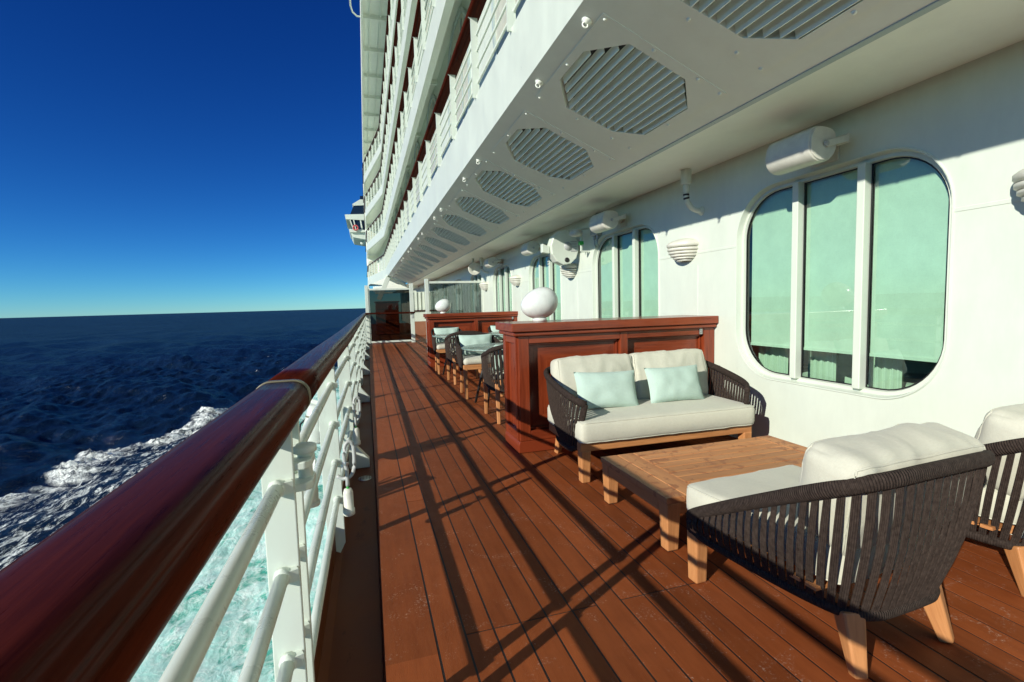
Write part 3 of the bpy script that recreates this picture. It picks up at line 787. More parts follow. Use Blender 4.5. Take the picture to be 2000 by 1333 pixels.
inner = rrect(WW - .085, WH - .085, WR - .042, 12); glassl = rrect(WW - .10, WH - .10, WR - .05, 12); mid = rrect(WW - .03, WH - .03, WR - .015, 12)
def window_parts():
    f = MB()
    # lip on the wall, reveal, inner frame
    ring(f, rrect(WW + .03, WH + .03, WR + .015, 12), rrect(WW + .015, WH + .015, WR + .0075, 12), lambda p, q: (0.001, p, q), lambda p, q: (-.012, p, q))
    ring(f, rrect(WW + .015, WH + .015, WR + .0075, 12), outer, lambda p, q: (-.012, p, q), lambda p, q: (-.010, p, q))
    ring(f, outer, mid, lambda p, q: (-.010, p, q), lambda p, q: (.050, p, q))
    ring(f, mid, inner, lambda p, q: (.050, p, q), lambda p, q: (.046, p, q))
    ring(f, inner, glassl, lambda p, q: (.046, p, q), lambda p, q: (.070, p, q))
    fr = f.build("window", M['white'], None)
    q = MB()
    for my in (-.34, .262):
        q.box(-.002, .078, my - .032, my + .032, -WH / 2 + .040, WH / 2 - .040)
    q.build("mullion", M['white'], fr, .006)
    q = MB()
    ring(q, rrect(WW - .098, WH - .098, WR - .049, 12), rrect(WW - .122, WH - .122, WR - .061, 12), lambda p, r_: (.069, p, r_), lambda p, r_: (.069, p, r_))
    for my in (-.34, .262):
        for s_ in (-1, 1): q.box(.066, .0725, my + s_ * .0325, my + s_ * .043, -WH / 2 + .055, WH / 2 - .055)
    q.build("gasket", M['black'], fr)
    q = MB(); q.add([(.075, p, r_) for p, r_ in glassl], [tuple(range(len(glassl)))]); q.build("pane", M['glass'], fr)
    q = MB()
    for a, c in ((-.875, -.372), (-.30, .235), (.305, .875)):
        q.box(.108, .111, a, c, -.60, .90); q.box(.101, .119, a, c, -.625, -.60)
    q.build("roller_blind", M['blind'], fr)
    return fr
win0 = window_parts(); win0.parent = deckhouse; win0.location = Vector((0, WY0, WZ)) * S
for k in range(1, NB):
    wk = copy_tree(win0, deckhouse); wk.location = Vector((0, WY0 + PITCH * k, WZ)) * S
# lounge behind the windows
q = MB(); q.box(XW + .26, XW + 5, Y0, 30, -.02, .25); tag(q.build("lounge_floor", M['carpet']), kind="structure")
q = MB(); q.add([(XW + 4, Y0, .2), (XW + 4, 30, .2), (XW + 4, 30, 3.2), (XW + 4, Y0, 3.2), (XW + .02, Y0, 3.0), (XW + .02, 30, 3.0), (XW + 4, 30, 3.0), (XW + 4, Y0, 3.0),
                       (XW + .02, Y0, .2), (XW + 4, Y0, .2)], [(0, 1, 2, 3), (4, 5, 6, 7), (8, 9, 7, 4)])
tag(q.build("lounge_wall", M['room']), kind="structure")
def lounge_chair_inside(loc, rz, lab):
    t = thing("lounge_chair", lab, "chair", loc, rz, "pale chairs inside the lounge")
    soft_box(.62, .6, .2, .05, .02, .004, 5).build("seat", M['curtain'], t).location = Vector((0, 0, .28)) * S
    bk = soft_box(.62, .16, .55, .06, .02, .004, 6).build("backrest", M['curtain'], t); bk.location = Vector((0, -.3, .4)) * S
    for x in (-.25, .25):
        for y in (-.25, .25): q = MB(); q.bar((x, y, .0), (x, y, .3), .05, .05); q.build("leg", M['teak'], t)
    return t
lounge_chair_inside((XW + .85, 2.85, .25), R(120), "pale chair seen through the nearest large window, right of its middle")
lounge_chair_inside((XW + .95, 3.75, .25), R(60), "pale chair seen through the nearest large window, under the left blinds")
t = thing("lounge_table", "dark low table inside the lounge behind the nearest large window", "table", (XW + 1.15, 3.25, .25))
q = MB(); q.lathe([(0, .5), (.42, .5), (.43, .515), (.42, .53), (0, .53)], (0, 0, 0), 28); q.build("tabletop", M['grey_plastic'], t)
q = MB(); q.lathe([(0, 0), (.22, 0), (.2, .03), (.04, .05), (.035, .5)], (0, 0, 0), 20); q.build("pedestal", M['black'], t)
def curtain(y, lab, wdt=.35):
    q = MB(); prof = []; nn = 40
    for i in range(nn + 1): prof.append((wdt * (i / nn - .5), .03 * math.sin(i * 1.25) + .012 * math.sin(i * .6)))
    vs = []
    for z in (0.25, 1.0, 2.9): vs += [(b_, a, z) for a, b_ in prof]
    K = nn + 1; q.add(vs, [(j * K + i, j * K + i + 1, (j + 1) * K + i + 1, (j + 1) * K + i) for j in range(2) for i in range(nn)], None, True)
    o = q.build("curtain", M['curtain']); o.location = Vector((XW + .36, y, 0)) * S
    tag(o, lab, "curtain", "curtains behind the deckhouse windows")
curtain(4.05, "pale curtain at the left side inside the nearest large window")
curtain(2.35, "pale curtain at the right side inside the nearest large window", .3)
curtain(3.48, "pale curtain behind the left mullion inside the nearest large window", .26)
curtain(2.90, "pale curtain behind the right mullion inside the nearest large window", .24)
curtain(7.3, "pale curtain at the left side inside the second window, left of the wall light", .45)

# ------------------------------------------------------------------ ceilings
XF, ZF = 1.48, 3.49          # outer lower edge of the sloping ceiling
XB, ZB = 2.79, 2.935         # inner edge
SLL = math.hypot(XB - XF, ZB - ZF); SX, SZ = (XB - XF) / SLL, (ZB - ZF) / SLL
NX, NZ = SZ, -SX             # outward (downward) normal of the slope
def sl(s, y, h=0.0): return (XF + SX * s + NX * h, y, ZF + SZ * s + NZ * h)
ceiling = thing("deck_ceiling", "white painted ceiling over the promenade with a row of octagonal louvred vents", "ceiling")
q = MB(); q.box(XB, XW + .004, Y0, Y1, ZC, ZC + .1); q.build("flat_panel", M['soffit'], ceiling)
q = MB(); q.prism([(XB - .012, ZB - .002), (XB + .03, ZC - .028), (XB + .03, ZC + .02), (XB - .012, ZB + .03)], Y0, 31.0); q.build("trim_strip", M['frame_blue'], ceiling, .004)  # bluish light caught by this small step is put into its colour
VY0, VP = 3.735, PITCH / 2
octo = [(-.475, -.24), (-.475, .24), (-.26, .57), (.24, .53), (.475, .31), (.475, -.31), (.24, -.57), (-.26, -.57)]
sc_c = .70
vents = [VY0 + VP * i for i in range(-5, 17)]
q = MB()
for yc in vents:
    ring_plate(q, octo, (-sc_c, SLL - sc_c, -VP / 2, VP / 2), lambda p, r_: sl(sc_c + p, yc + r_))
ya, yb = vents[0] - VP / 2, vents[-1] + VP / 2
q.add([sl(0, Y0), sl(SLL, Y0), sl(SLL, ya), sl(0, ya)], [(0, 1, 2, 3)])
q.add([sl(0, yb), sl(SLL, yb), sl(SLL, yb + .03), sl(0, yb + .03)], [(0, 1, 2, 3)])
q.add([sl(0, yb + .03), sl(SLL, yb + .03), (XB, yb + .03, ZB + .3), (XF, yb + .03, ZF + .3)], [(0, 1, 2, 3)])
q.build("sloping_panel", M['soffit'], ceiling)
def octo_y(s):   # y extent of the octagon at slope offset s
    lo, hi = 9, -9
    for (a, c), (e, f) in zip(octo, octo[1:] + octo[:1]):
        if min(a, e) - 1e-9 <= s <= max(a, e) + 1e-9 and abs(a - e) > 1e-9:
            t_ = (s - a) / (e - a); y = c + (f - c) * t_; lo = min(lo, y); hi = max(hi, y)
        elif abs(a - e) <= 1e-9 and abs(s - a) < 1e-6:
            lo = min(lo, c, f); hi = max(hi, c, f)
    return lo, hi
def make_vent():
    f = MB()
    ring_plate(f, [(a * 1.0, c * 1.0) for a, c in octo], (-.545, .545, -.675, .675), lambda p, r_: (p * SX + NX * .006, r_, p * SZ + NZ * .006))
    k = 8
    f.add([(a * SX + NX * .006, c, a * SZ + NZ * .006) for a, c in octo] + [(a * SX - NX * .11, c, a * SZ - NZ * .11) for a, c in octo], [(i, (i + 1) % k, k + (i + 1) % k, k + i) for i in range(k)])
    rc = [(-.545, -.675), (.545, -.675), (.545, .675), (-.545, .675)]
    f.add([(a * SX + NX * .006, c, a * SZ + NZ * .006) for a, c in rc] + [(a * SX - NX * .004, c, a * SZ - NZ * .004) for a, c in rc], [(i, (i + 1) % 4, 4 + (i + 1) % 4, 4 + i) for i in range(4)])
    vent = f.build("vent", M['soffit'], None)
    l = MB(); ns = 14
    for i in range(ns):
        s0 = -.475 + .95 * (i + .12) / ns; s1 = s0 + .95 / ns * 1.02
        lo0, hi0 = octo_y(max(-.4749, s0 - .01)); lo1, hi1 = octo_y(min(.4749, s1))
        lo, hi = max(lo0, lo1) - .012, min(hi0, hi1) + .012
        # blade: low edge flush at s0, leaning up towards s1
        th = .006
        P = [(s1 - .018, .004), (s1 - .026, .008), (s0 + .008, -.038), (s0 + .016, -.044)]
        l.add([(a * SX + NX * h, y, a * SZ + NZ * h) for y in (lo, hi) for a, h in P], [(0, 1, 2, 3), (7, 6, 5, 4), (0, 4, 5, 1), (1, 5, 6, 2), (2, 6, 7, 3), (3, 7, 4, 0)])
    l.build("louvre", M['soffit'], vent)
    b = MB(); 
    b.add([(a * SX - NX * .11, c, a * SZ - NZ * .11) for a, c in octo], [tuple(range(8))]); b.build("shade_backing", M['black'], vent)  # black sheet paints in the shade seen through the louvre gaps
    s_ = MB()
    for a, c in ((-.51, -.64), (-.51, 0), (-.51, .64), (.51, -.64), (.51, 0), (.51, .64), (-.1, .645), (-.1, -.645), (.3, .645), (.3, -.645)):
        s_.lathe([(0, .012), (.010, .010), (.014, .002), (.014, -.004)], (0, 0, 0), 8)
        nn = len(s_.v) - 32
        for j in range(nn, len(s_.v)):
            x, y, z = s_.v[j]; s_.v[j] = ((a + x) * SX + NX * (.006 + z), c + y, (a + x) * SZ + NZ * (.006 + z))
    s_.build("screw", M['soffit'], vent)
    return vent
v0 = make_vent(); v0.parent = ceiling
for i, yc in enumerate(vents):
    vk = v0 if i == 0 else copy_tree(v0, ceiling)
    vk.location = Vector(sl(sc_c, yc)) * S
# eye bolts at the outer edge
def eye_bolt():
    t = MB(); t.lathe([(0, -.022), (.016, -.02), (.02, -.014), (.036, -.009), (.038, 0)], (0, 0, 0), 14)
    o = t.build("eye_bolt", M['soffit']); r_ = MB(); r_.tube([(.02 * math.cos(2 * math.pi * i / 14), 0, -.032 + .02 * math.sin(2 * math.pi * i / 14)) for i in range(14)], .006, 8, True); r_.build("ring", M['soffit'], o); return o
e0 = eye_bolt(); cnt = 0
for i in range(6):
    for dy, wd in ((-.53, "nearer"), (.43, "farther")):
        o = e0 if cnt == 0 else copy_tree(e0); cnt += 1
        o.location = Vector(sl(.10, VY0 + PITCH * i + dy, .002)) * S; o.rotation_euler = (0, -math.atan2(SZ, SX), 0)
        tag(o, "%s eye bolt of the %s pair on the sloping ceiling" % (wd, ("nearest", "second", "third", "fourth", "fifth", "sixth")[i]), "eye bolt", "eye bolts on the sloping ceiling")

# ------------------------------------------------------------------ upper balcony decks
upper = thing("upper_decks", "white stacked balcony decks of the ship rising above the promenade", "ship superstructure")
YC, YD, YE = 35.0, 44.0, 60.0
XOUT = 0.42
LEV = [(3.49, .66, 5.13, 1.48), (6.42, .60, 8.08, 1.49), (9.30, .58, 10.95, 1.52), (12.15, .56, 13.75, 1.56)]   # fascia bottom z, height, handrail z, x
def fpath(x, off=0.0): return [(x + off, Y0), (x + off, YC), (XOUT + off, YD), (XOUT + off, YE)]
def plan_strip(mb, pa, pb, za, zb):
    k = len(pa); mb.add([(x, y, za) for x, y in pa] + [(x, y, zb) for x, y in pb], [(i, i + 1, k + i + 1, k + i) for i in range(k - 1)])
XWU = 1.90
for li, (zb, hh, zr, xf) in enumerate(LEV):
    q = MB(); A = fpath(xf); B = fpath(xf, .14)
    if li: 
        plan_strip(q, A, B, zb, zb); plan_strip(q, B, B, zb, zb + .47)
    plan_strip(q, A, A, zb, zb + hh)
    plan_strip(q, A, fpath(xf, .10), zb + hh, zb + hh)
    plan_strip(q, fpath(xf, .10), fpath(xf, .10), zb + hh, zb + hh - .1)
    q.build("balcony_fascia", M['white'], upper)
    q = MB(); C = [(XWU + 2.5, Y0), (XWU + 2.5, YC + 2), (XWU + 2.5, YD), (XWU + 2.5, YE)]
    plan_strip(q, fpath(xf, .10), C, zb + hh - .1, zb + hh - .1)
    q.build("balcony_floor", M['soffit'], upper)
    top = LEV[li + 1][0] + .44 if li < 3 else 15.2
    q = MB(); W_ = [(XWU, Y0), (XWU, YC + 3), (1.5, YD + 6), (1.5, YE)]
    q2 = MB(); plan_strip(q2, W_, W_, zb + hh - .1, top); q2.build("balcony_wall", M['white'], upper)
    if li < 3:
        q = MB(); plan_strip(q, fpath(LEV[li + 1][3], .14), W_, top, top)
        y = 1.0
        while y < YC: q.box(LEV[li + 1][3] + .14, XWU, y - .05, y + .05, top - .10, top); y += 3.65
        q.build("balcony_ceiling", M['soffit'], upper)
    # windows of the balconies
    y = 9.35 - 3.65 * 2
    wl = rrect(2.1, 2.4, .85, 8)
    zc_ = zb + hh + 1.48
    k = 0
    while y < YC:
        fr = MB(); ring(fr, wl, rrect(1.94, 2.24, .77, 8), lambda p, r_: (-.035, y + p, zc_ + r_), lambda p, r_: (-.035, y + p, zc_ + r_))
        ring(fr, wl, wl, lambda p, r_: (0.005, y + p, zc_ + r_), lambda p, r_: (-.035, y + p, zc_ + r_)); ring(fr, rrect(1.94, 2.24, .77, 8), rrect(1.94, 2.24, .77, 8), lambda p, r_: (-.035, y + p, zc_ + r_), lambda p, r_: (-.008, y + p, zc_ + r_))
        fr.v = [(XWU + x, a, c) for x, a, c in fr.v]
        w_ = fr.build("balcony_window", M['frame_blue'], upper)
        g_ = MB(); gl = rrect(1.94, 2.24, .77, 8); g_.add([(XWU - .009, y + p, zc_ + r_) for p, r_ in gl], [tuple(range(len(gl)))]); g_.build("pane", M['beige_pane'], w_)
        g_ = MB()
        g_.box(XWU - .03, XWU - .012, y - .45, y - .41, zc_ - 1.0, zc_ + .98); g_.build("door_post", M['frame_blue'], w_)
        y += 3.65
    # forward end wall with a door arch, seen through the turned-out balcony
    q = MB(); q.box(XOUT + .12, 1.6, 50.6, 50.8, zb + hh - .1, zb + 3.2); q.build("end_wall", M['soffit'], upper)
    q = MB(); al = rrect(.85, 2.1, .36, 8); q.add([(.92 + p, 50.59, zb + hh + .95 + r_) for p, r_ in al], [tuple(range(len(al)))]); q.build("end_window", M['beige_pane'], upper)
    # railing of this level
    rl = thing("balcony_railing", "%s white balcony railing with a red-brown wooden handrail above the promenade" % ("lowest", "second lowest", "third lowest", "topmost")[li], "railing", (0, 0, 0), 0, "balcony railings of the upper decks")
    h = MB(); P = [(x + .005, y, zr) for x, y in fpath(xf)]; P2 = []
    h.sweep([(xf + .0, Y0, zr), (xf + .0, YC - .4, zr), (xf - .03, YC + .2, zr), (XOUT + .06, YD - .1, zr), (XOUT + .03, YD + .4, zr), (XOUT + .03, YE, zr)], [(a, c) for a, c in rounded_prof(.17, .075, .028, 3)])
    h.build("handrail", M['handrail'], rl)
    for kz in range(4):
        z = zb + hh + .16 + kz * (zr - .12 - zb - hh - .16) / 3.6
        h = MB(); h.tube([(xf + .03, Y0, z), (xf + .03, YC, z), (XOUT + .06, YD, z), (XOUT + .06, YE, z)], .016 if li < 2 else .02, 6); h.build("rail_bar", M['rail_white'], rl)
    pm = MB(); pm.prism([(-.042, zb + hh - .03), (.046, zb + hh - .03), (.046, zr - .04), (.07, zr + .05), (-.07, zr + .05), (-.07, zr - .035), (-.042, zr - .05)], -.011, .011)
    p0 = pm.build("post", M['rail_white'], rl)
    ys_ = [1.545 + 1.555 * i - 3.11 for i in range(24)]
    for i, y in enumerate(ys_):
        p_ = p0 if i == 0 else copy_tree(p0, rl); p_.location = Vector((xf, y, 0)) * S
    for i in range(6):
        t_ = (i + .5) / 6; p_ = copy_tree(p0, rl); p_.location = Vector((xf + (XOUT - xf) * t_, YC + (YD - YC) * t_, 0)) * S
# top overhang with its beams
q = MB(); ZT = 15.2; XO = .46
q.add([(XO, Y0, ZT), (XO, YE, ZT), (4, YE, ZT), (4, Y0, ZT)], [(0, 1, 2, 3)]); q.add([(XO, Y0, ZT - .25), (XO, YE, ZT - .25), (XO, YE, ZT + .6), (XO, Y0, ZT + .6)], [(0, 1, 2, 3)])
q.add([(XO, Y0, ZT - .25), (XO, YE, ZT - .25), (XO + .1, YE, ZT - .25), (XO + .1, Y0, ZT - .25)], [(0, 1, 2, 3)]); q.add([(XO + .1, Y0, ZT - .25), (XO + .1, YE, ZT - .25), (XO + .1, YE, ZT), (XO + .1, Y0, ZT)], [(0, 1, 2, 3)])
q.build("roof_overhang", M['soffit'], upper)
q = MB(); y = 12.6
while y < YE - 2:
    q.box(XO + .1, 2.6, y - .05, y + .05, ZT - .20, ZT - .004)
    for x in (.85, 1.32): q.box(x, x + .04, y + .05, y + 2.95, ZT - .10, ZT - .004)
    y += 3.0
q.build("roof_beam", M['soffit'], upper)
q = MB(); q.box(XOUT - .02, XOUT + .1, 50.8, 51.0, 3.4, ZT); q.build("corner_column", M['soffit'], upper)
q = MB(); q.add([(XOUT, 51, -8), (XOUT, 90, -8), (XOUT, 90, 3.6), (XOUT, 51, 3.6), (XOUT, YC + 9, 3.6)], [(0, 1, 2, 3)]); q.build("bow_plating", M['white'], upper)
# roof rail and its stays beyond the overhang
tr = thing("roof_rail", "thin white rail standing out from the topmost deck edge against the sky", "railing")
q = MB(); q.tube([(.02, 6, ZT + .3), (.02, 24.6, ZT + .3), (.1, 25.1, ZT + .3), (.30, 25.4, ZT + .3), (XO, 25.4, ZT + .3)], .04, 8); q.build("rail_bar", M['rail_white'], tr)
for y in (8.4, 11.4, 14.4, 17.4, 20.4, 23.6):
    q = MB(); q.bar((XO + .01, y, ZT + .3), (.0, y, ZT + .3), .08, .08); q.build("stay", M['rail_white'], tr)

# bridge wing far ahead
bw = thing("bridge_wing", "white bridge wing with slanted dark windows jutting out over the sea far ahead", "bridge wing", (0, 62, 0))
def BP(px, py, Y=62.0):   # convenience: place on the plane y=Y
    v = cam_matrix() @ Vector((px - 1000.0, -(py - 666.5), -944.0)); t_ = Y / v.y
    return (v.x * t_, CAM_H + v.z * t_)
def slab(pts, dy0, dy1, name, m_, par, bev=0.0):
    q = MB(); q.prism([BP(*p) for p in pts], dy0, dy1); return q.build(name, m_, par, bev)
slab([(685, 456), (690, 466), (712, 470), (716, 470), (716, 455)], -1, 6, "hull_pod", M['white'], bw)
slab([(682, 451), (684, 457), (716, 457), (716, 453)], -1.3, 5, "window_sill", M['white'], bw)
slab([(684, 432), (690, 455), (716, 455), (716, 432)], -1.0, 4.5, "bridge_window", M['dark_window'], bw)
for a, c in (((684, 433), (692, 455)), ((691, 433), (696, 455)), ((704, 433), (708, 455))):
    q = MB(); A, B = BP(*a), BP(*c); q.bar((A[0], -1.08, A[1]), (B[0], -1.08, B[1]), .16, .12); q.build("window_post", M['white'], bw)
slab([(674, 423), (676, 432), (716, 434), (716, 422)], -1.2, 6, "wing_roof", M['white'], bw)
slab([(691, 402), (683, 422), (716, 422), (716, 402)], -.2, 5, "upper_glazing", M['dark_window'], bw)
slab([(688, 400), (703, 391), (716, 391), (716, 402), (691, 403)], -.3, 5.2, "upper_roof", M['white'], bw)
slab([(703, 383), (703, 391), (716, 391), (716, 383)], 0, 3, "light_box", M['dark_window'], bw)
q = MB(); A = BP(708, 474); q.lathe([(0, -.25), (.22, -.16), (.28, 0), (.22, .16), (0, .25)], (A[0], .5, A[1]), 12); q.bar((A[0], .5, A[1] + .15), (A[0], .5, A[1] + 1.0), .1, .1); q.build("searchlight", M['white'], bw)
lb = MB(); A = BP(695, 449)
lb.tube([(A[0] + .27 * math.cos(2 * math.pi * i / 20), 60.55, A[1] + .27 * math.sin(2 * math.pi * i / 20)) for i in range(20)], .085, 8, True)
tag(lb.build("lifebuoy", M['orange']), "orange-red lifebuoy hanging on the far bridge wing", "lifebuoy")

# ------------------------------------------------------------------ things on the wall and ceiling
# wall speakers
def make_speaker(label):
    t = thing("wall_speaker", label, "speaker", (XW - .32, 2.93, 2.655), 0, "speakers along the deckhouse wall")
    prof = []
    for a, c in ((.12, .12), (-.02, .155), (-.12, .125), (-.165, .01), (-.145, -.09), (-.06, -.145), (.06, -.13), (.135, -.04)): prof.append((a, c))
    P = [Vector((a, c)) for a, c in prof]; out = []
    for i in range(len(P)):
        for k_ in range(5):
            tt = k_ / 5; a, b_, c, d_ = P[i - 1], P[i], P[(i + 1) % len(P)], P[(i + 2) % len(P)]
            out.append(0.5 * ((2 * b_) + (c - a) * tt + (2 * a - 5 * b_ + 4 * c - d_) * tt * tt + (3 * b_ - a - 3 * c + d_) * tt ** 3))
    q = MB(); q.prism([tuple(p * .88) for p in out], .012, .43, 'Y', True); q.build("cabinet", M['cream_plastic'], t, .01, 3)
    q = MB(); q.prism([tuple(p * .82) for p in out], .0, .016, 'Y'); q.build("end_cap", M['cream_plastic'], t, .006)
    q = MB()
    for y in (-.014, .445):
        q.bar((0.0, y, -.005), (.215, y, .055), .05, .014, 1.0, (0, 1, 0))
    q.box(.20, .225, -.02, .45, .02, .09); q.box(.225, .245, .18, .36, -.03, .10); q.box(.245, .319, .22, .32, .01, .08)
    q.build("bracket", M['cream_plastic'], t, .004)
    q = MB(); q.lathe([(0, -.027), (.018, -.025), (.022, -.012)], (0, 0, 0), 12, 'Y'); q.build("knob", M['grey_plastic'], t)
    q = MB(); q.box(.305, .32, .14, .40, -.06, .12); q.build("wall_plate", M['cream_plastic'], t, .003)
    return t
names = ("nearest wall speaker, above the nearest large window", "second wall speaker, above the second window by the hose reel", "third wall speaker, left of the hose reel above the third window", "fourth wall speaker, farthest one above the fourth window")
spk = make_speaker(names[0])
for i in range(1, 4): dup(spk, (XW - .32, 2.93 + PITCH * i, 2.655), 0, names[i])
# stepped wall lights
def make_sconce(label):
    t = thing("wall_light", label, "wall light", (XW, 5.0, 2.09), 0, "stepped wall lights between the windows")
    tiers = [(.165, .155, .035, .085), (.160, .148, -.022, .022), (.150, .136, -.068, -.030), (.135, .120, -.108, -.074), (.112, .098, -.142, -.113), (.085, .072, -.172, -.147)]
    for i, (r0, r1, z0, z1) in enumerate(tiers):
        q = MB(); prof = [(r1 * .5, z0 + .004), (r1, z0), (r0, z0 + (z1 - z0) * .35), (r0, z1)]
        if i == 0: prof += [(.150, .108), (.115, .142), (.06, .165), (.0, .172)]
        else: prof += [(r0 * .6, z1 + .004)]
        q.lathe([(a * 1.38, c * .80) for a, c in prof], (0, 0, 0), 24, 'Z', R(90), R(270)); q.build("shade_tier", M['cream_plastic'], t)
    q = MB(); q.box(-.012, 0.0, -.075, .075, -.12, .10); q.build("back_plate", M['cream_plastic'], t)
    q = MB(); q.lathe([(.07, -.132), (.078, 0), (.09, .08), (0, .10)], (0, 0, 0), 16, 'Z', R(90), R(270)); q.build("core", M['grey_plastic'], t)
    return t
sl_names = ("stepped white wall light right of the nearest window, cut by the photo edge", "stepped white wall light between the nearest and second windows", "stepped white wall light under the hose reel", "stepped white wall light between the third and fourth windows", "farthest stepped white wall light, beyond the fourth window")
scn = make_sconce(sl_names[0]); scn.location = Vector((XW, 1.70, 2.09)) * S
for i in range(1, 5): dup(scn, (XW, 1.70 + PITCH * i - (.02 if i == 1 else 0), 2.09), 0, sl_names[i])
# drain pipes bending from ceiling to wall
def make_pipe(label):
    t = thing("drain_pipe", label, "pipe", (XW, 4.75, 0), 0, "bent drain pipes under the ceiling")
    q = MB(); q.tube(spline([(-.21, 0, 2.80), (-.21, 0, 2.68), (-.195, 0, 2.60), (-.13, 0, 2.53), (-.06, 0, 2.505), (0.0, 0, 2.50)], 26), .030, 14); q.build("pipe", M['white'], t)
    q = MB(); q.lathe([(.03, 2.78), (.055, 2.79), (.058, 2.80), (.058, 2.948)], (-.21, 0, 0), 18); q.build("collar", M['white'], t)
    q = MB(); q.lathe([(.036, 2.70), (.038, 2.705), (.038, 2.78), (.036, 2.785)], (-.21, 0, 0), 18); q.build("sleeve", M['white'], t)
    for z in (2.672, 2.635):
        q = MB(); q.lathe([(.0315, -.011), (.0335, -.009), (.0335, .009), (.0315, .011)], (0, 0, 0), 16)
        o = q.build("clamp", M['black'], t); o.location = Vector((-.21 + (2.68 - z) * .12, 0, z)) * S; o.rotation_euler = (0, (2.672 - z) * -6, 0)
    q = MB(); q.lathe([(.031, -.03), (.05, -.012), (.052, 0)], (0, 0, 2.50), 16, 'X'); q.build("wall_flange", M['white'], t)
    return t
pp = make_pipe("bent white drain pipe between the nearest and second windows")
dup(pp, (XW, 4.75 + 3 * PITCH, 0), 0, "bent white drain pipe beyond the fourth window, farther one")
# hose reel, alarm sounder and junction box near the third window
t = thing("hose_reel", "round white drum reel mounted high on the wall above the third wall light", "hose reel", (XW - .30, 8.02, 2.47))
q = MB(); oc = [(.27 * math.cos(R(22.5 + 30 * i)), .31 * math.sin(R(22.5 + 30 * i))) for i in range(12)]
q.prism(oc, -.02, .20); q.build("drum", M['white'], t, .02, 3)
q = MB(); q.lathe([(.0, -.035), (.07, -.034), (.075, -.02)], (.05, 0, .02), 18, 'Y'); q.build("dial", M['grey_plastic'], t)
q = MB()
for z in (.10, .06, .02, -.02, -.06): q.box(.10, .22, -.026, -.018, z - .012, z + .012)
q.build("grille", M['grey_plastic'], t)
q = MB(); q.lathe([(0, -.03), (.04, -.03), (.045, -.02)], (.03, 0, -.22), 14, 'Y'); q.build("spout", M['black'], t)
q = MB(); q.box(.15, .299, .04, .16, -.06, .06); q.build("bracket", M['white'], t, .005)
q = MB(); q.prism([(-.27, .02), (-.40, .07), (-.40, -.08), (-.27, -.10)], .05, .16); q.build("fairlead", M['white'], t, .005)
t = thing("alarm_sounder", "small round white alarm on an arm right of the hose reel", "alarm", (XW - .26, 7.62, 2.66))
q = MB(); q.lathe([(0, .06), (.08, .055), (.11, .02), (.112, -.02), (.08, -.05), (0, -.055)], (0, 0, 0), 20); q.build("sounder_body", M['cream_plastic'], t)
q = MB(); q.bar((0, .0, .05), (.26, .03, .09), .03, .03); q.bar((.10, .02, -.30), (.10, .02, .06), .03, .03); q.bar((.10, .02, -.30), (.26, .02, -.30), .03, .03); q.build("arm", M['white'], t, .003)
q = MB(); q.box(.06, .13, -.02, .05, -.19, -.13); q.build("status_light", m_green, t, .004)
t = thing("junction_box", "small grey junction box on the wall right of the alarm", "junction box", (XW, 7.30, 2.70))
q = MB(); q.box(-.10, 0, -.12, .12, -.12, .12); q.build("box_body", M['grey_plastic'], t, .012)
q = MB()
for y in (-.05, .06): q.lathe([(.022, -.18), (.026, -.12)], (-.05, y, 0), 10); q.tube(spline([(-.05, y, -.17), (-.04, y + .01, -.26), (-.0, y + .03, -.30)], 12), .009, 8)
q.tube(spline([(-.05, 0, .12), (-.05, .03, .2), (-.02, .02, .248)], 12), .01, 8); q.build("cable", M['grey_plastic'], t)
t = thing("ceiling_horn", "pale horn loudspeaker under the ceiling above the farthest glass screen", "loudspeaker", (XW - .42, 14.9, 2.62))
q = MB(); q.lathe([(.0, .28), (.07, .26), (.13, .12), (.19, .0), (.20, -.03), (.18, -.04), (.06, .05), (0, .06)], (0, 0, 0), 20, 'Y'); q.build("horn_body", M['cream_plastic'], t)
q = MB(); q.bar((0, .12, .12), (0, .12, .32), .05, .05); q.build("bracket", M['white'], t)
for y, lab in ((8.95 + .62, "column of four dark knobs on the wall left of the third wall light"), (8.95 + PITCH + 1.0, "column of four dark knobs on the wall beyond the fourth window")):
    t = thing("knob_column", lab, "wall knobs", (XW, y, 2.38))
    for k_ in range(4):
        q = MB(); q.lathe([(0, -.035), (.014, -.032), (.018, -.012), (.014, 0)], (0, 0, .09 - .055 * k_), 10, 'X'); q.build("knob", M['grey_plastic'], t)

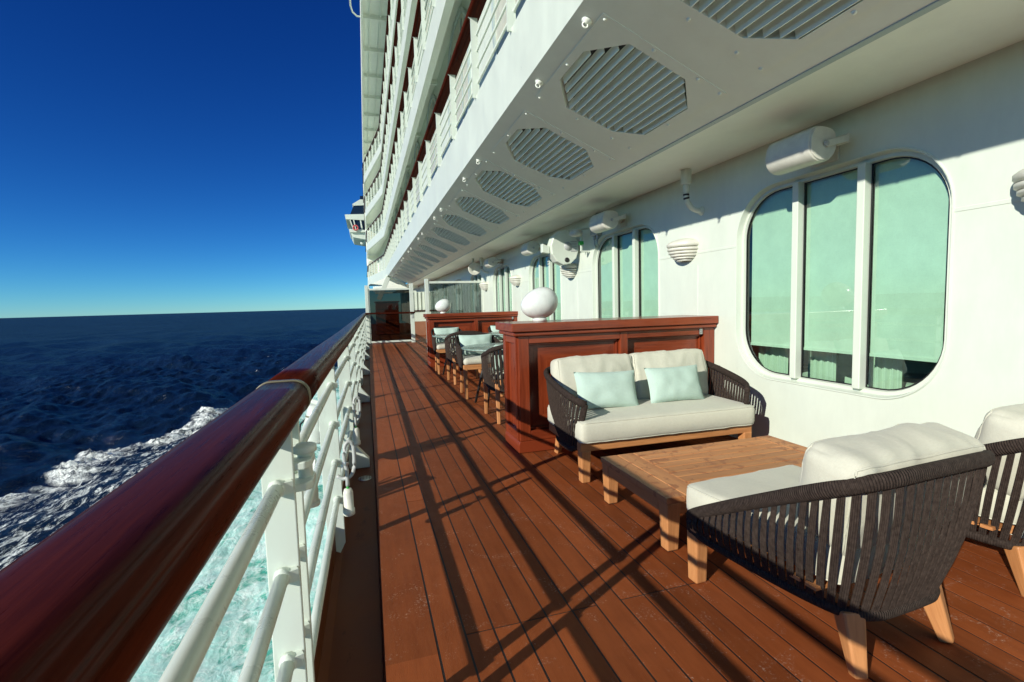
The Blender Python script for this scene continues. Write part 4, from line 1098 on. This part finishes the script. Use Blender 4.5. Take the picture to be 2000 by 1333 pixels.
# ------------------------------------------------------------------ mahogany cabinets
def make_cabinet(label):
    """local origin at the front left foot; length along +x, depth along +y"""
    Lx, Dy, H_ = 2.33, .50, 1.225
    t = thing("cabinet", label, "cabinet", (1.405, 4.52, 0), 0, "mahogany cabinets across the deck")
    W_ = M['mahogany']
    q = MB(); q.box(.035, Lx, .078, Dy - .02, .10, H_ - .004); q.build("carcass", W_, t)
    q = MB(); q.box(-.06, Lx + .0, -.065, Dy + .06, H_, H_ + .082); q.build("top", W_, t, .006)
    q = MB(); q.box(-.035, Lx, -.04, Dy + .02, H_ - .045, H_ - .002); q.build("cornice", W_, t, .012)
    q = MB(); q.prism([(-.0, 0.004), (Lx, 0.004), (Lx, .12), (.012, .12), (0, .085)], 0.0, Dy, 'Y'); q.build("plinth", W_, t, .006)
    def frame(name, boxes):
        q = MB()
        for b_ in boxes: q.box(*b_)
        return q.build(name, W_, t, .005)
    zt, zb_ = H_ - .047, .122
    xs_ = [(.02, .13), (1.145, 1.235), (2.19, Lx)]
    for a, c in xs_: frame("stile", [(a, c, .002, .0775, zb_, zt)])
    for a, c in ((.131, 1.144), (1.236, 2.189)):
        frame("rail", [(a, c, .004, .0775, zt - .075, zt)]); frame("rail", [(a, c, .004, .0775, zb_, zb_ + .10)])
        # recessed panel with mitred quarter veneer
        x0, x1, z0, z1 = a + .002, c - .002, zb_ + .102, zt - .077
        q = MB(); bw = .022
        for (p0, p1) in (((x0, z0), (x1, z0)), ((x0, z1), (x1, z1))): q.box(p0[0], p1[0], .048, .077, p0[1] - (bw if p0[1] > .5 else 0), p0[1] + (0 if p0[1] > .5 else bw))
        for xx in (x0, x1): q.box(xx - (bw if xx == x1 else 0), xx + (0 if xx == x1 else bw), .049, .077, z0 + bw, z1 - bw)
        q.build("moulding", W_, t, .006)
        x0 += bw; x1 -= bw; z0 += bw; z1 -= bw; cx_, cz = (x0 + x1) / 2, (z0 + z1) / 2
        cs = [(x0, z0), (x1, z0), (x1, z1), (x0, z1)]; q = MB()
        for i in range(4):
            A, B = cs[i], cs[(i + 1) % 4]; tri = [A, B, (cx_, cz)]
            if i % 2 == 0: uv = [(p[1] * 1.3 + i * 3, p[0] + p[1] * .9 * (1 if p[0] < cx_ else -1) * 0 + i) for p in tri]
            else: uv = [(p[0] * 1.3 + i * 3, p[1] + i) for p in tri]
            q.add([(p[0], .072, p[1]) for p in tri], [(0, 1, 2)], [uv])
        q.build("panel", W_, t)
    # end facing the walkway
    for a, c in ((0.002, .085), (Dy - .105, Dy - .022)):
        q = MB(); q.box(.0, .036, a + .034 if a < .01 else a, c, zb_, zt); q.build("stile", W_, t, .005)
    q = MB(); q.box(.003, .036, .0855, Dy - .1055, zt - .075, zt); q.build("rail", W_, t, .005)
    q = MB(); q.box(.003, .036, .0855, Dy - .1055, zb_, zb_ + .10); q.build("rail", W_, t, .005)
    q = MB(); q.add([(.033, .09, zb_ + .1), (.033, Dy - .11, zb_ + .1), (.033, Dy - .11, zt - .07), (.033, .09, zt - .07)], [(0, 1, 2, 3)], [[(0, 0), (.3, 0), (.3, 1), (0, 1)]]); q.build("panel", W_, t)
    q = MB(); q.box(Lx - .205, Lx - .165, -.006, .004, zt - .07, zt - .01); q.lathe([(0, -.016), (.009, -.014), (.011, -.004)], (Lx - .185, 0, zt - .04), 10, 'Y'); q.build("latch", M['steel'], t, .002)
    return t
cab = make_cabinet("nearer mahogany cabinet behind the two-seat sofa")
dup(cab, (1.465, 11.88, 0), 0, "farther mahogany cabinet behind the round dining tables")

def make_lamp(label):
    t = thing("egg_lamp", label, "lamp", (1.757, 4.80, 1.308), 0, "opal egg lamps on the cabinets")
    q = MB(); q.lathe([(0, .036), (.070, .036), (.076, .030), (.078, .0), (0, .0)], (0, 0, 0), 26); q.build("lamp_base", M['lamp_white'], t)
    q = MB(); vs = []; nu, nv = 40, 24
    for j in range(nv + 1):
        ph = -math.pi / 2 + math.pi * j / nv
        for i in range(nu):
            a = 2 * math.pi * i / nu; x, y, z = math.cos(ph) * math.cos(a), math.cos(ph) * math.sin(a), math.sin(ph)
            k_ = 1 + .07 * x * (z) + .06 * x; vs.append((.20 * x * (1 - .05 * z) + .012 * z, .165 * y * (1 + .06 * x), .166 * z * (1 + .10 * x) + .192 + .012 * x))
    q.add(vs, [(j * nu + i, j * nu + (i + 1) % nu, (j + 1) * nu + (i + 1) % nu, (j + 1) * nu + i) for j in range(nv) for i in range(nu)], None, True)
    q.build("lamp_shade", M['lamp_white'], t); return t
lamp = make_lamp("opal white egg lamp on the nearer cabinet")
dup(lamp, (1.872, 12.13, 1.308), 0, "opal white egg lamp on the farther cabinet")

# ------------------------------------------------------------------ sofa, lounge chairs, coffee table
def tleg(par, a, b_, w0, w1, name="leg"):
    q = MB(); q.bar(b_, a, w1, w1, w0 / w1); return q.build(name, M['teak'], par, .010, 3)
sofa = thing("sofa", "two-seat woven rope sofa with cream cushions on a teak frame", "sofa", (2.50, 3.98, 0), R(-1.0))
hw = .885
q = MB(); q.box(-.855, .855, -.42, -.345, .262, .342); q.build("front_rail", M['teak'], sofa, .010, 3)
for x in (-.81, .81):
    q = MB(); q.box(x - .04, x + .04, -.344, .34, .262, .338); q.build("side_rail", M['teak'], sofa, .008)
q = MB(); q.box(-.76, .76, .30, .36, .25, .33); q.build("back_rail", M['teak'], sofa, .008)
q = MB()
for i in range(9): q.box(-.765, .765, -.33 + i * .07, -.285 + i * .07, .305, .325)
q.build("seat_slats", M['teak'], sofa)
for x in (-.805, .805): tleg(sofa, (x, -.385, .272), (x, -.385, 0), .088, .075)
for x in (-.70, .70): tleg(sofa, (x * 1.0, .36, .27), (x * 1.045, .43, 0), .085, .052)
rim = [(-.80, -.42, .655), (-.875, -.30, .70), (-.905, .0, .765), (-.89, .27, .82), (-.81, .40, .845), (-.6, .46, .855), (0, .475, .86), (.6, .46, .855), (.81, .40, .845), (.89, .27, .82), (.905, .0, .765), (.875, -.30, .70), (.80, -.42, .655)]
bot = [(-.845, -.33, .285), (-.865, -.25, .25), (-.845, .0, .225), (-.80, .24, .215), (-.72, .35, .21), (-.55, .385, .21), (0, .39, .21), (.55, .385, .21), (.72, .35, .21), (.80, .24, .215), (.845, .0, .225), (.865, -.25, .25), (.845, -.33, .285)]
st, rm = woven_shell(rim, bot, 84, .028, .027, .02)
st.build("woven_back", M['rope'], sofa); rm.build("rope_rim", M['rope_wrap'], sofa)
sc_ = soft_box(1.72, .84, .185, .042, .020, .004, 3, 30, 3.0); o = sc_.build("seat_cushion", M['cream'], sofa); o.location = Vector((0, -.045, .335)) * S; seam(sc_, o, M['cream'])
for i, x in enumerate((-.405, .405)):
    bc = soft_box(.80, .19, .475, .04, .008, .010, 11 + i, 34, 5.0, .04); o = bc.build("back_cushion", M['cream'], sofa); seam(bc, o, M['cream'])
    o.location = Vector((x, .20, .50)) * S; o.rotation_euler = (R(-13), 0, R(1.5 - 3 * i))
for i, (x, lab) in enumerate(((-.435, "pale aqua throw pillow on the left half of the sofa"), (.295, "pale aqua throw pillow on the right half of the sofa"))):
    o = throw_pillow(.60, .345, .15, 3 + i).build("throw_pillow", M['aqua']); o.location = Vector((2.50 + x, 3.98 - .105, .535)) * S
    o.rotation_euler = (R(-20), R(1.5 - 1.0 * i), R(-4 + 5 * i)); tag(o, lab, "pillow", "aqua throw pillows on the sofa")

def make_lounge(label):
    t = thing("lounge_chair", label, "armchair", (2.035, 1.765, 0), R(3.2), "woven lounge chairs")
    tleg(t, (-.385, .355, .33), (-.385, .355, 0), .082, .07); tleg(t, (.385, .355, .33), (.385, .355, 0), .082, .07)
    tleg(t, (-.245, -.352, .232), (-.275, -.42, 0), .088, .050); tleg(t, (.245, -.352, .232), (.275, -.42, 0), .088, .050)
    q = MB(); q.box(-.40, .40, .32, .385, .262, .336); q.build("front_rail", M['teak'], t, .008)
    for x in (-.375, .375):
        q = MB(); q.bar((x * .92, .32, .30), (x * .55, -.33, .30), .05, .06); q.build("side_rail", M['teak'], t, .006)
    q = MB()
    for i in range(8): q.box(-.36 + .008 * i * 0, .36, -.30 + i * .075, -.25 + i * .075, .305, .322)
    q.build("seat_slats", M['teak'], t)
    rim = [(-.405, .385, .345), (-.415, .30, .40), (-.425, .05, .54), (-.425, -.25, .70), (-.40, -.43, .79), (-.30, -.515, .83), (-.15, -.54, .845), (.15, -.54, .845), (.30, -.515, .83), (.40, -.43, .79), (.425, -.25, .70), (.425, .05, .54), (.415, .30, .40), (.405, .385, .345)]
    bot = [(-.41, .375, .275), (-.405, .25, .265), (-.36, -.02, .245), (-.315, -.24, .235), (-.265, -.36, .23), (-.18, -.415, .23), (-.08, -.425, .23), (.08, -.425, .23), (.18, -.415, .23), (.265, -.36, .23), (.315, -.24, .235), (.36, -.02, .245), (.405, .25, .265), (.41, .375, .275)]
    st, rm = woven_shell(rim, bot, 55, .0300, .027, .022)
    st.build("woven_back", M['rope'], t); rm.build("rope_rim", M['rope_wrap'], t)
    q = soft_box(.80, .82, .165, .042, .02, .004, 21, 26, 3.0)
    tp = lambda x, y, z: (x * (1 - max(0, .25 - y) * .34), y, z)
    q.v = [tp(*p) for p in q.v]
    o = q.build("seat_cushion", M['cream'], t); o.location = Vector((0, .04, .338)) * S; seam(q, o, M['cream'], tp)
    q = soft_box(.80, .23, .415, .05, .02, .009, 31, 44, 5.2, .035)
    tq = lambda x, y, z: (x * (.80 + .2 * min(1, z / .36)), y, z)
    q.v = [tq(*p) for p in q.v]
    bc = q.build("back_cushion", M['cream'], t); bc.location = Vector((0, -.265, .50)) * S; bc.rotation_euler = (R(15), 0, 0); seam(q, bc, M['cream'], tq)
    return t
lounge = make_lounge("woven rope lounge chair seen from behind, nearest the camera")
dup(lounge, (3.275, 1.875, 0), R(5), "woven rope lounge chair cut off by the right edge of the photo")

ct = thing("coffee_table", "low slatted teak coffee table with water stains between sofa and chairs", "table", (2.42, 2.80, 0))
X0, X1, YA, YB_ = -.785, .785, -.42, .41
W2 = M['teak_top']; q = MB()
q.box(X0, X0 + .135, YA, YB_, .300, .338); q.box(X0 + .139, X0 + .27, YA, YB_, .300, .338)
q.box(X1 - .135, X1, YA, YB_, .300, .338); nb = 9; wdt = (YB_ - YA) / nb
for i in range(nb): q.box(X0 + .274, X1 - .139, YA + i * wdt + .003, YA + (i + 1) * wdt - .003, .300, .338)
q.build("tabletop", W2, ct, .004)
for y in (YA + .03, YB_ - .03):
    q = MB(); q.box(X0 + .1, X1 - .1, y - .018, y + .018, .225, .299); q.build("apron", M['teak'], ct, .003)
for x in (X0 + .03, X1 - .03):
    q = MB(); q.box(x - .018, x + .018, YA + .1, YB_ - .1, .225, .299); q.build("apron", M['teak'], ct, .003)
for x in (X0 + .055, X1 - .055):
    for y in (YA + .05, YB_ - .05):
        q = MB(); q.bar((x, y, .004), (x, y, .299), .075, .075, 1.28); q.build("leg", M['teak'], ct, .008, 3)
        q = MB(); q.box(x - .03, x + .03, y - .03, y + .03, 0, .008); q.build("foot_pad", M['black'], ct)

# ------------------------------------------------------------------ dining sets
def make_dining_table(label):
    t = thing("dining_table", label, "table", (1.93, 6.86, 0), 0, "round dining tables")
    q = MB(); q.lathe([(0, .848), (.58, .848), (.612, .856), (.62, .868), (.618, .878), (.60, .884), (0, .884)], (0, 0, 0), 48); q.build("tabletop", M['marble'], t)
    q = MB(); q.lathe([(0, .80), (.25, .80), (.26, .83), (.26, .847), (0, .847)], (0, 0, 0), 24); q.build("hub", M['black_metal'], t)
    for sx in (-1, 1):
        for sy in (-1, 1):
            q = MB(); q.tube([(sx * .20, sy * .19, .81), (sx * .37, sy * .355, 0)], .019, 10); q.build("leg", M['black_metal'], t)
    return t
def make_dining_chair(label):
    """faces +y"""
    t = thing("dining_chair", label, "chair", (1.80, 6.10, 0), 0, "woven dining chairs")
    for x in (-.29, .29):
        tleg(t, (x, .27, .50), (x, .31, 0), .062, .042); tleg(t, (x * .82, -.24, .50), (x * .86, -.33, 0), .062, .042)
    q = MB(); q.box(-.32, .32, .235, .30, .47, .545); q.build("front_rail", M['teak'], t, .008)
    for x in (-.285, .285):
        q = MB(); q.bar((x, .235, .50), (x * .82, -.26, .50), .05, .07); q.build("side_rail", M['teak'], t, .005)
    rim = [(-.335, .22, .80), (-.35, .10, .835), (-.35, -.12, .88), (-.30, -.33, .945), (-.16, -.42, .985), (0, -.435, .995), (.16, -.42, .985), (.30, -.33, .945), (.35, -.12, .88), (.35, .10, .835), (.335, .22, .80)]
    bot = [(-.325, .19, .52), (-.325, .06, .47), (-.30, -.12, .43), (-.235, -.25, .415), (-.13, -.305, .41), (0, -.315, .41), (.13, -.305, .41), (.235, -.25, .415), (.30, -.12, .43), (.325, .06, .47), (.325, .19, .52)]
    st, rm = woven_shell(rim, bot, 36, .032, .024, .02)
    st.build("woven_back", M['rope'], t); rm.build("rope_rim", M['rope_wrap'], t)
    o = soft_box(.60, .56, .10, .04, .015, .004, 41, 14, 4.0).build("seat_cushion", M['cream'], t); o.location = Vector((0, .02, .545)) * S
    return t
dt = make_dining_table("nearest round green marble dining table, left of the nearer cabinet")
dup(dt, (1.93, 10.10, 0), 0, "round green marble dining table in front of the farther cabinet, left one")
dup(dt, (3.12, 10.05, 0), 0, "round green marble dining table by the wall, mostly hidden by the nearer cabinet")
dc = make_dining_chair("woven dining chair with its back to the camera at the nearest round table")
def chair(x, y, rz, lab, first=False):
    if first: dc.location = Vector((x, y, 0)) * S; dc.rotation_euler = (0, 0, rz); return dc
    return dup(dc, (x, y, 0), rz, lab)
chair(1.80, 6.07, R(-3), "", True)
chair(1.77, 7.80, R(180), "woven dining chair facing the camera across the nearest round table")
chair(1.82, 9.30, R(-2), "woven dining chair with its back to the camera at the left far table")
chair(1.76, 10.80, R(181), "woven dining chair facing the camera in front of the farther cabinet")
chair(3.12, 9.25, R(3), "woven dining chair with its back to the camera at the wall side table")
chair(3.10, 10.85, R(178), "woven dining chair facing the camera at the wall side table")
for i, (x, y, rz, lab) in enumerate(((1.80, 5.93, 0, "pale aqua pillow in the dining chair nearest the cabinet, mostly hidden"), (1.77, 7.93, 180, "pale aqua pillow in the dining chair facing us at the nearest round table"),
        (1.76, 10.93, 181, "pale aqua pillow in the dining chair in front of the farther cabinet"), (3.10, 10.98, 178, "pale aqua pillow in the dining chair by the wall"))):
    o = throw_pillow(.58, .36, .15, 13 + i).build("chair_pillow", M['aqua']); o.location = Vector((x, y, .655)) * S
    s_ = 1; o.rotation_euler = (R(17), 0, R(rz)); tag(o, lab, "pillow", "aqua pillows in the dining chairs")

# ------------------------------------------------------------------ glass wind screens and what stands beyond
ws = thing("wind_screen", "smoked glass wind screen with white posts and a brown rail across the walkway", "wind screen", (0, 20.6, 0))
q = MB(); q.box(.02, .15, -.05, .05, .0, 2.40); q.build("post", M['rail_white'], ws, .01)
q = MB(); q.box(1.80, 1.96, -.05, .05, .0, 2.46); q.build("post", M['rail_white'], ws, .01)
q = MB(); q.box(.19, 1.79, -.012, .012, .12, 2.20); q.build("glass_panel", M['smoke_glass'], ws)
q = MB(); q.box(.151, 1.799, -.03, .03, 2.20, 2.27); q.build("frame_bar", M['rail_white'], ws, .005)
q = MB(); q.box(.151, 1.799, -.03, .03, .05, .12); q.build("frame_bar", M['rail_white'], ws, .005)
q = MB(); q.box(.151, .189, -.03, .03, .12, 2.20); q.build("frame_bar", M['rail_white'], ws, .004)
q = MB(); q.bar((-.02, -.09, 1.26), (1.99, -.09, 1.25), .06, .07); q.build("wooden_rail", M['handrail'], ws, .01)
q = MB(); q.box(.06, .12, -.065, -.05, 1.05, 1.2); q.build("bracket", M['grey_plastic'], ws, .004)
q = MB(); q.box(1.84, 1.92, -.065, -.05, 1.02, 1.15); q.build("bracket", M['grey_plastic'], ws, .004)
ws2 = thing("wind_screen", "clear glass wind screen with a white post between walkway and wall", "wind screen", (0, 15.7, 0))
q = MB(); q.box(1.86, 1.98, -.05, .05, 0, 2.37); q.build("post", M['rail_white'], ws2, .01)
q = MB(); q.box(2.02, 3.70, -.01, .01, .12, 2.22); q.build("glass_panel", M['screen_glass'], ws2)
q = MB(); q.box(1.981, 3.735, -.03, .03, 2.22, 2.29); q.build("frame_bar", M['rail_white'], ws2, .004)
q = MB(); q.box(1.981, 3.735, -.03, .03, .06, .12); q.build("frame_bar", M['rail_white'], ws2, .004)
q = MB(); q.box(3.701, 3.737, -.03, .03, .12, 2.219); q.build("frame_bar", M['rail_white'], ws2, .004)
q = MB(); q.box(1.92, 1.98, -.08, -.05, 1.1, 1.25); q.build("bracket", M['grey_plastic'], ws2, .004)
bk = thing("bulkhead", "white and brown painted bulkhead seen between the two wind screens", "bulkhead", (0, 25.5, 0))
q = MB(); q.box(2.25, XW - .003, 0, .3, .0, .72); q.build("dado", M['dado'], bk)
q = MB(); q.box(2.25, XW - .003, .003, .3, .721, 2.25); q.build("upper_panel", M['white'], bk)
q = MB(); q.box(2.2, XW - .003, -.06, .02, 1.24, 1.30); q.build("wooden_rail", M['handrail'], bk, .01)
q = MB()
for i in range(6): q.box(2.35 + i * .2, 2.40 + i * .2, -.04, .002, 1.32, 2.25)
q.build("rib", M['white'], bk, .01)
st_ = thing("storage_locker", "reddish wooden storage locker seen dimly through the smoked glass screen", "locker", (0, 27.0, 0))
q = MB(); q.box(.55, 1.75, 0, 1.0, 0.05, 1.75); q.build("locker_body", M['mahogany'], st_, .01)
q = MB(); q.box(.50, 1.80, -.05, 1.05, 1.76, 1.82); q.build("lid", M['mahogany'], st_, .01)
q = MB()
for i in range(5): q.box(.60, 1.70, -.02, .002, .2 + i * .3, .215 + i * .3)
q.build("groove", M['caulk'], st_)
dv = thing("davit", "white steel davit arms beyond the end of the sloping ceiling", "davit", (0, 33, 0))
q = MB(); q.bar((.9, 0, 2.0), (1.6, 0, 3.6), .22, .3); q.build("arm", M['white'], dv, .02)
q = MB(); q.bar((.6, 1.5, 2.75), (3.6, 1.5, 2.95), .25, .35); q.build("beam", M['soffit'], dv, .02)
q = MB(); q.bar((.7, .6, 2.45), (3.4, .6, 2.52), .16, .12); q.build("beam", M['white'], dv, .02)
q = MB(); q.prism([(.5, 3.15), (1.7, 3.65), (3.2, 2.95), (3.2, 2.8), (1.7, 3.0)], 2.2, 2.6); q.build("gusset", M['soffit'], dv)
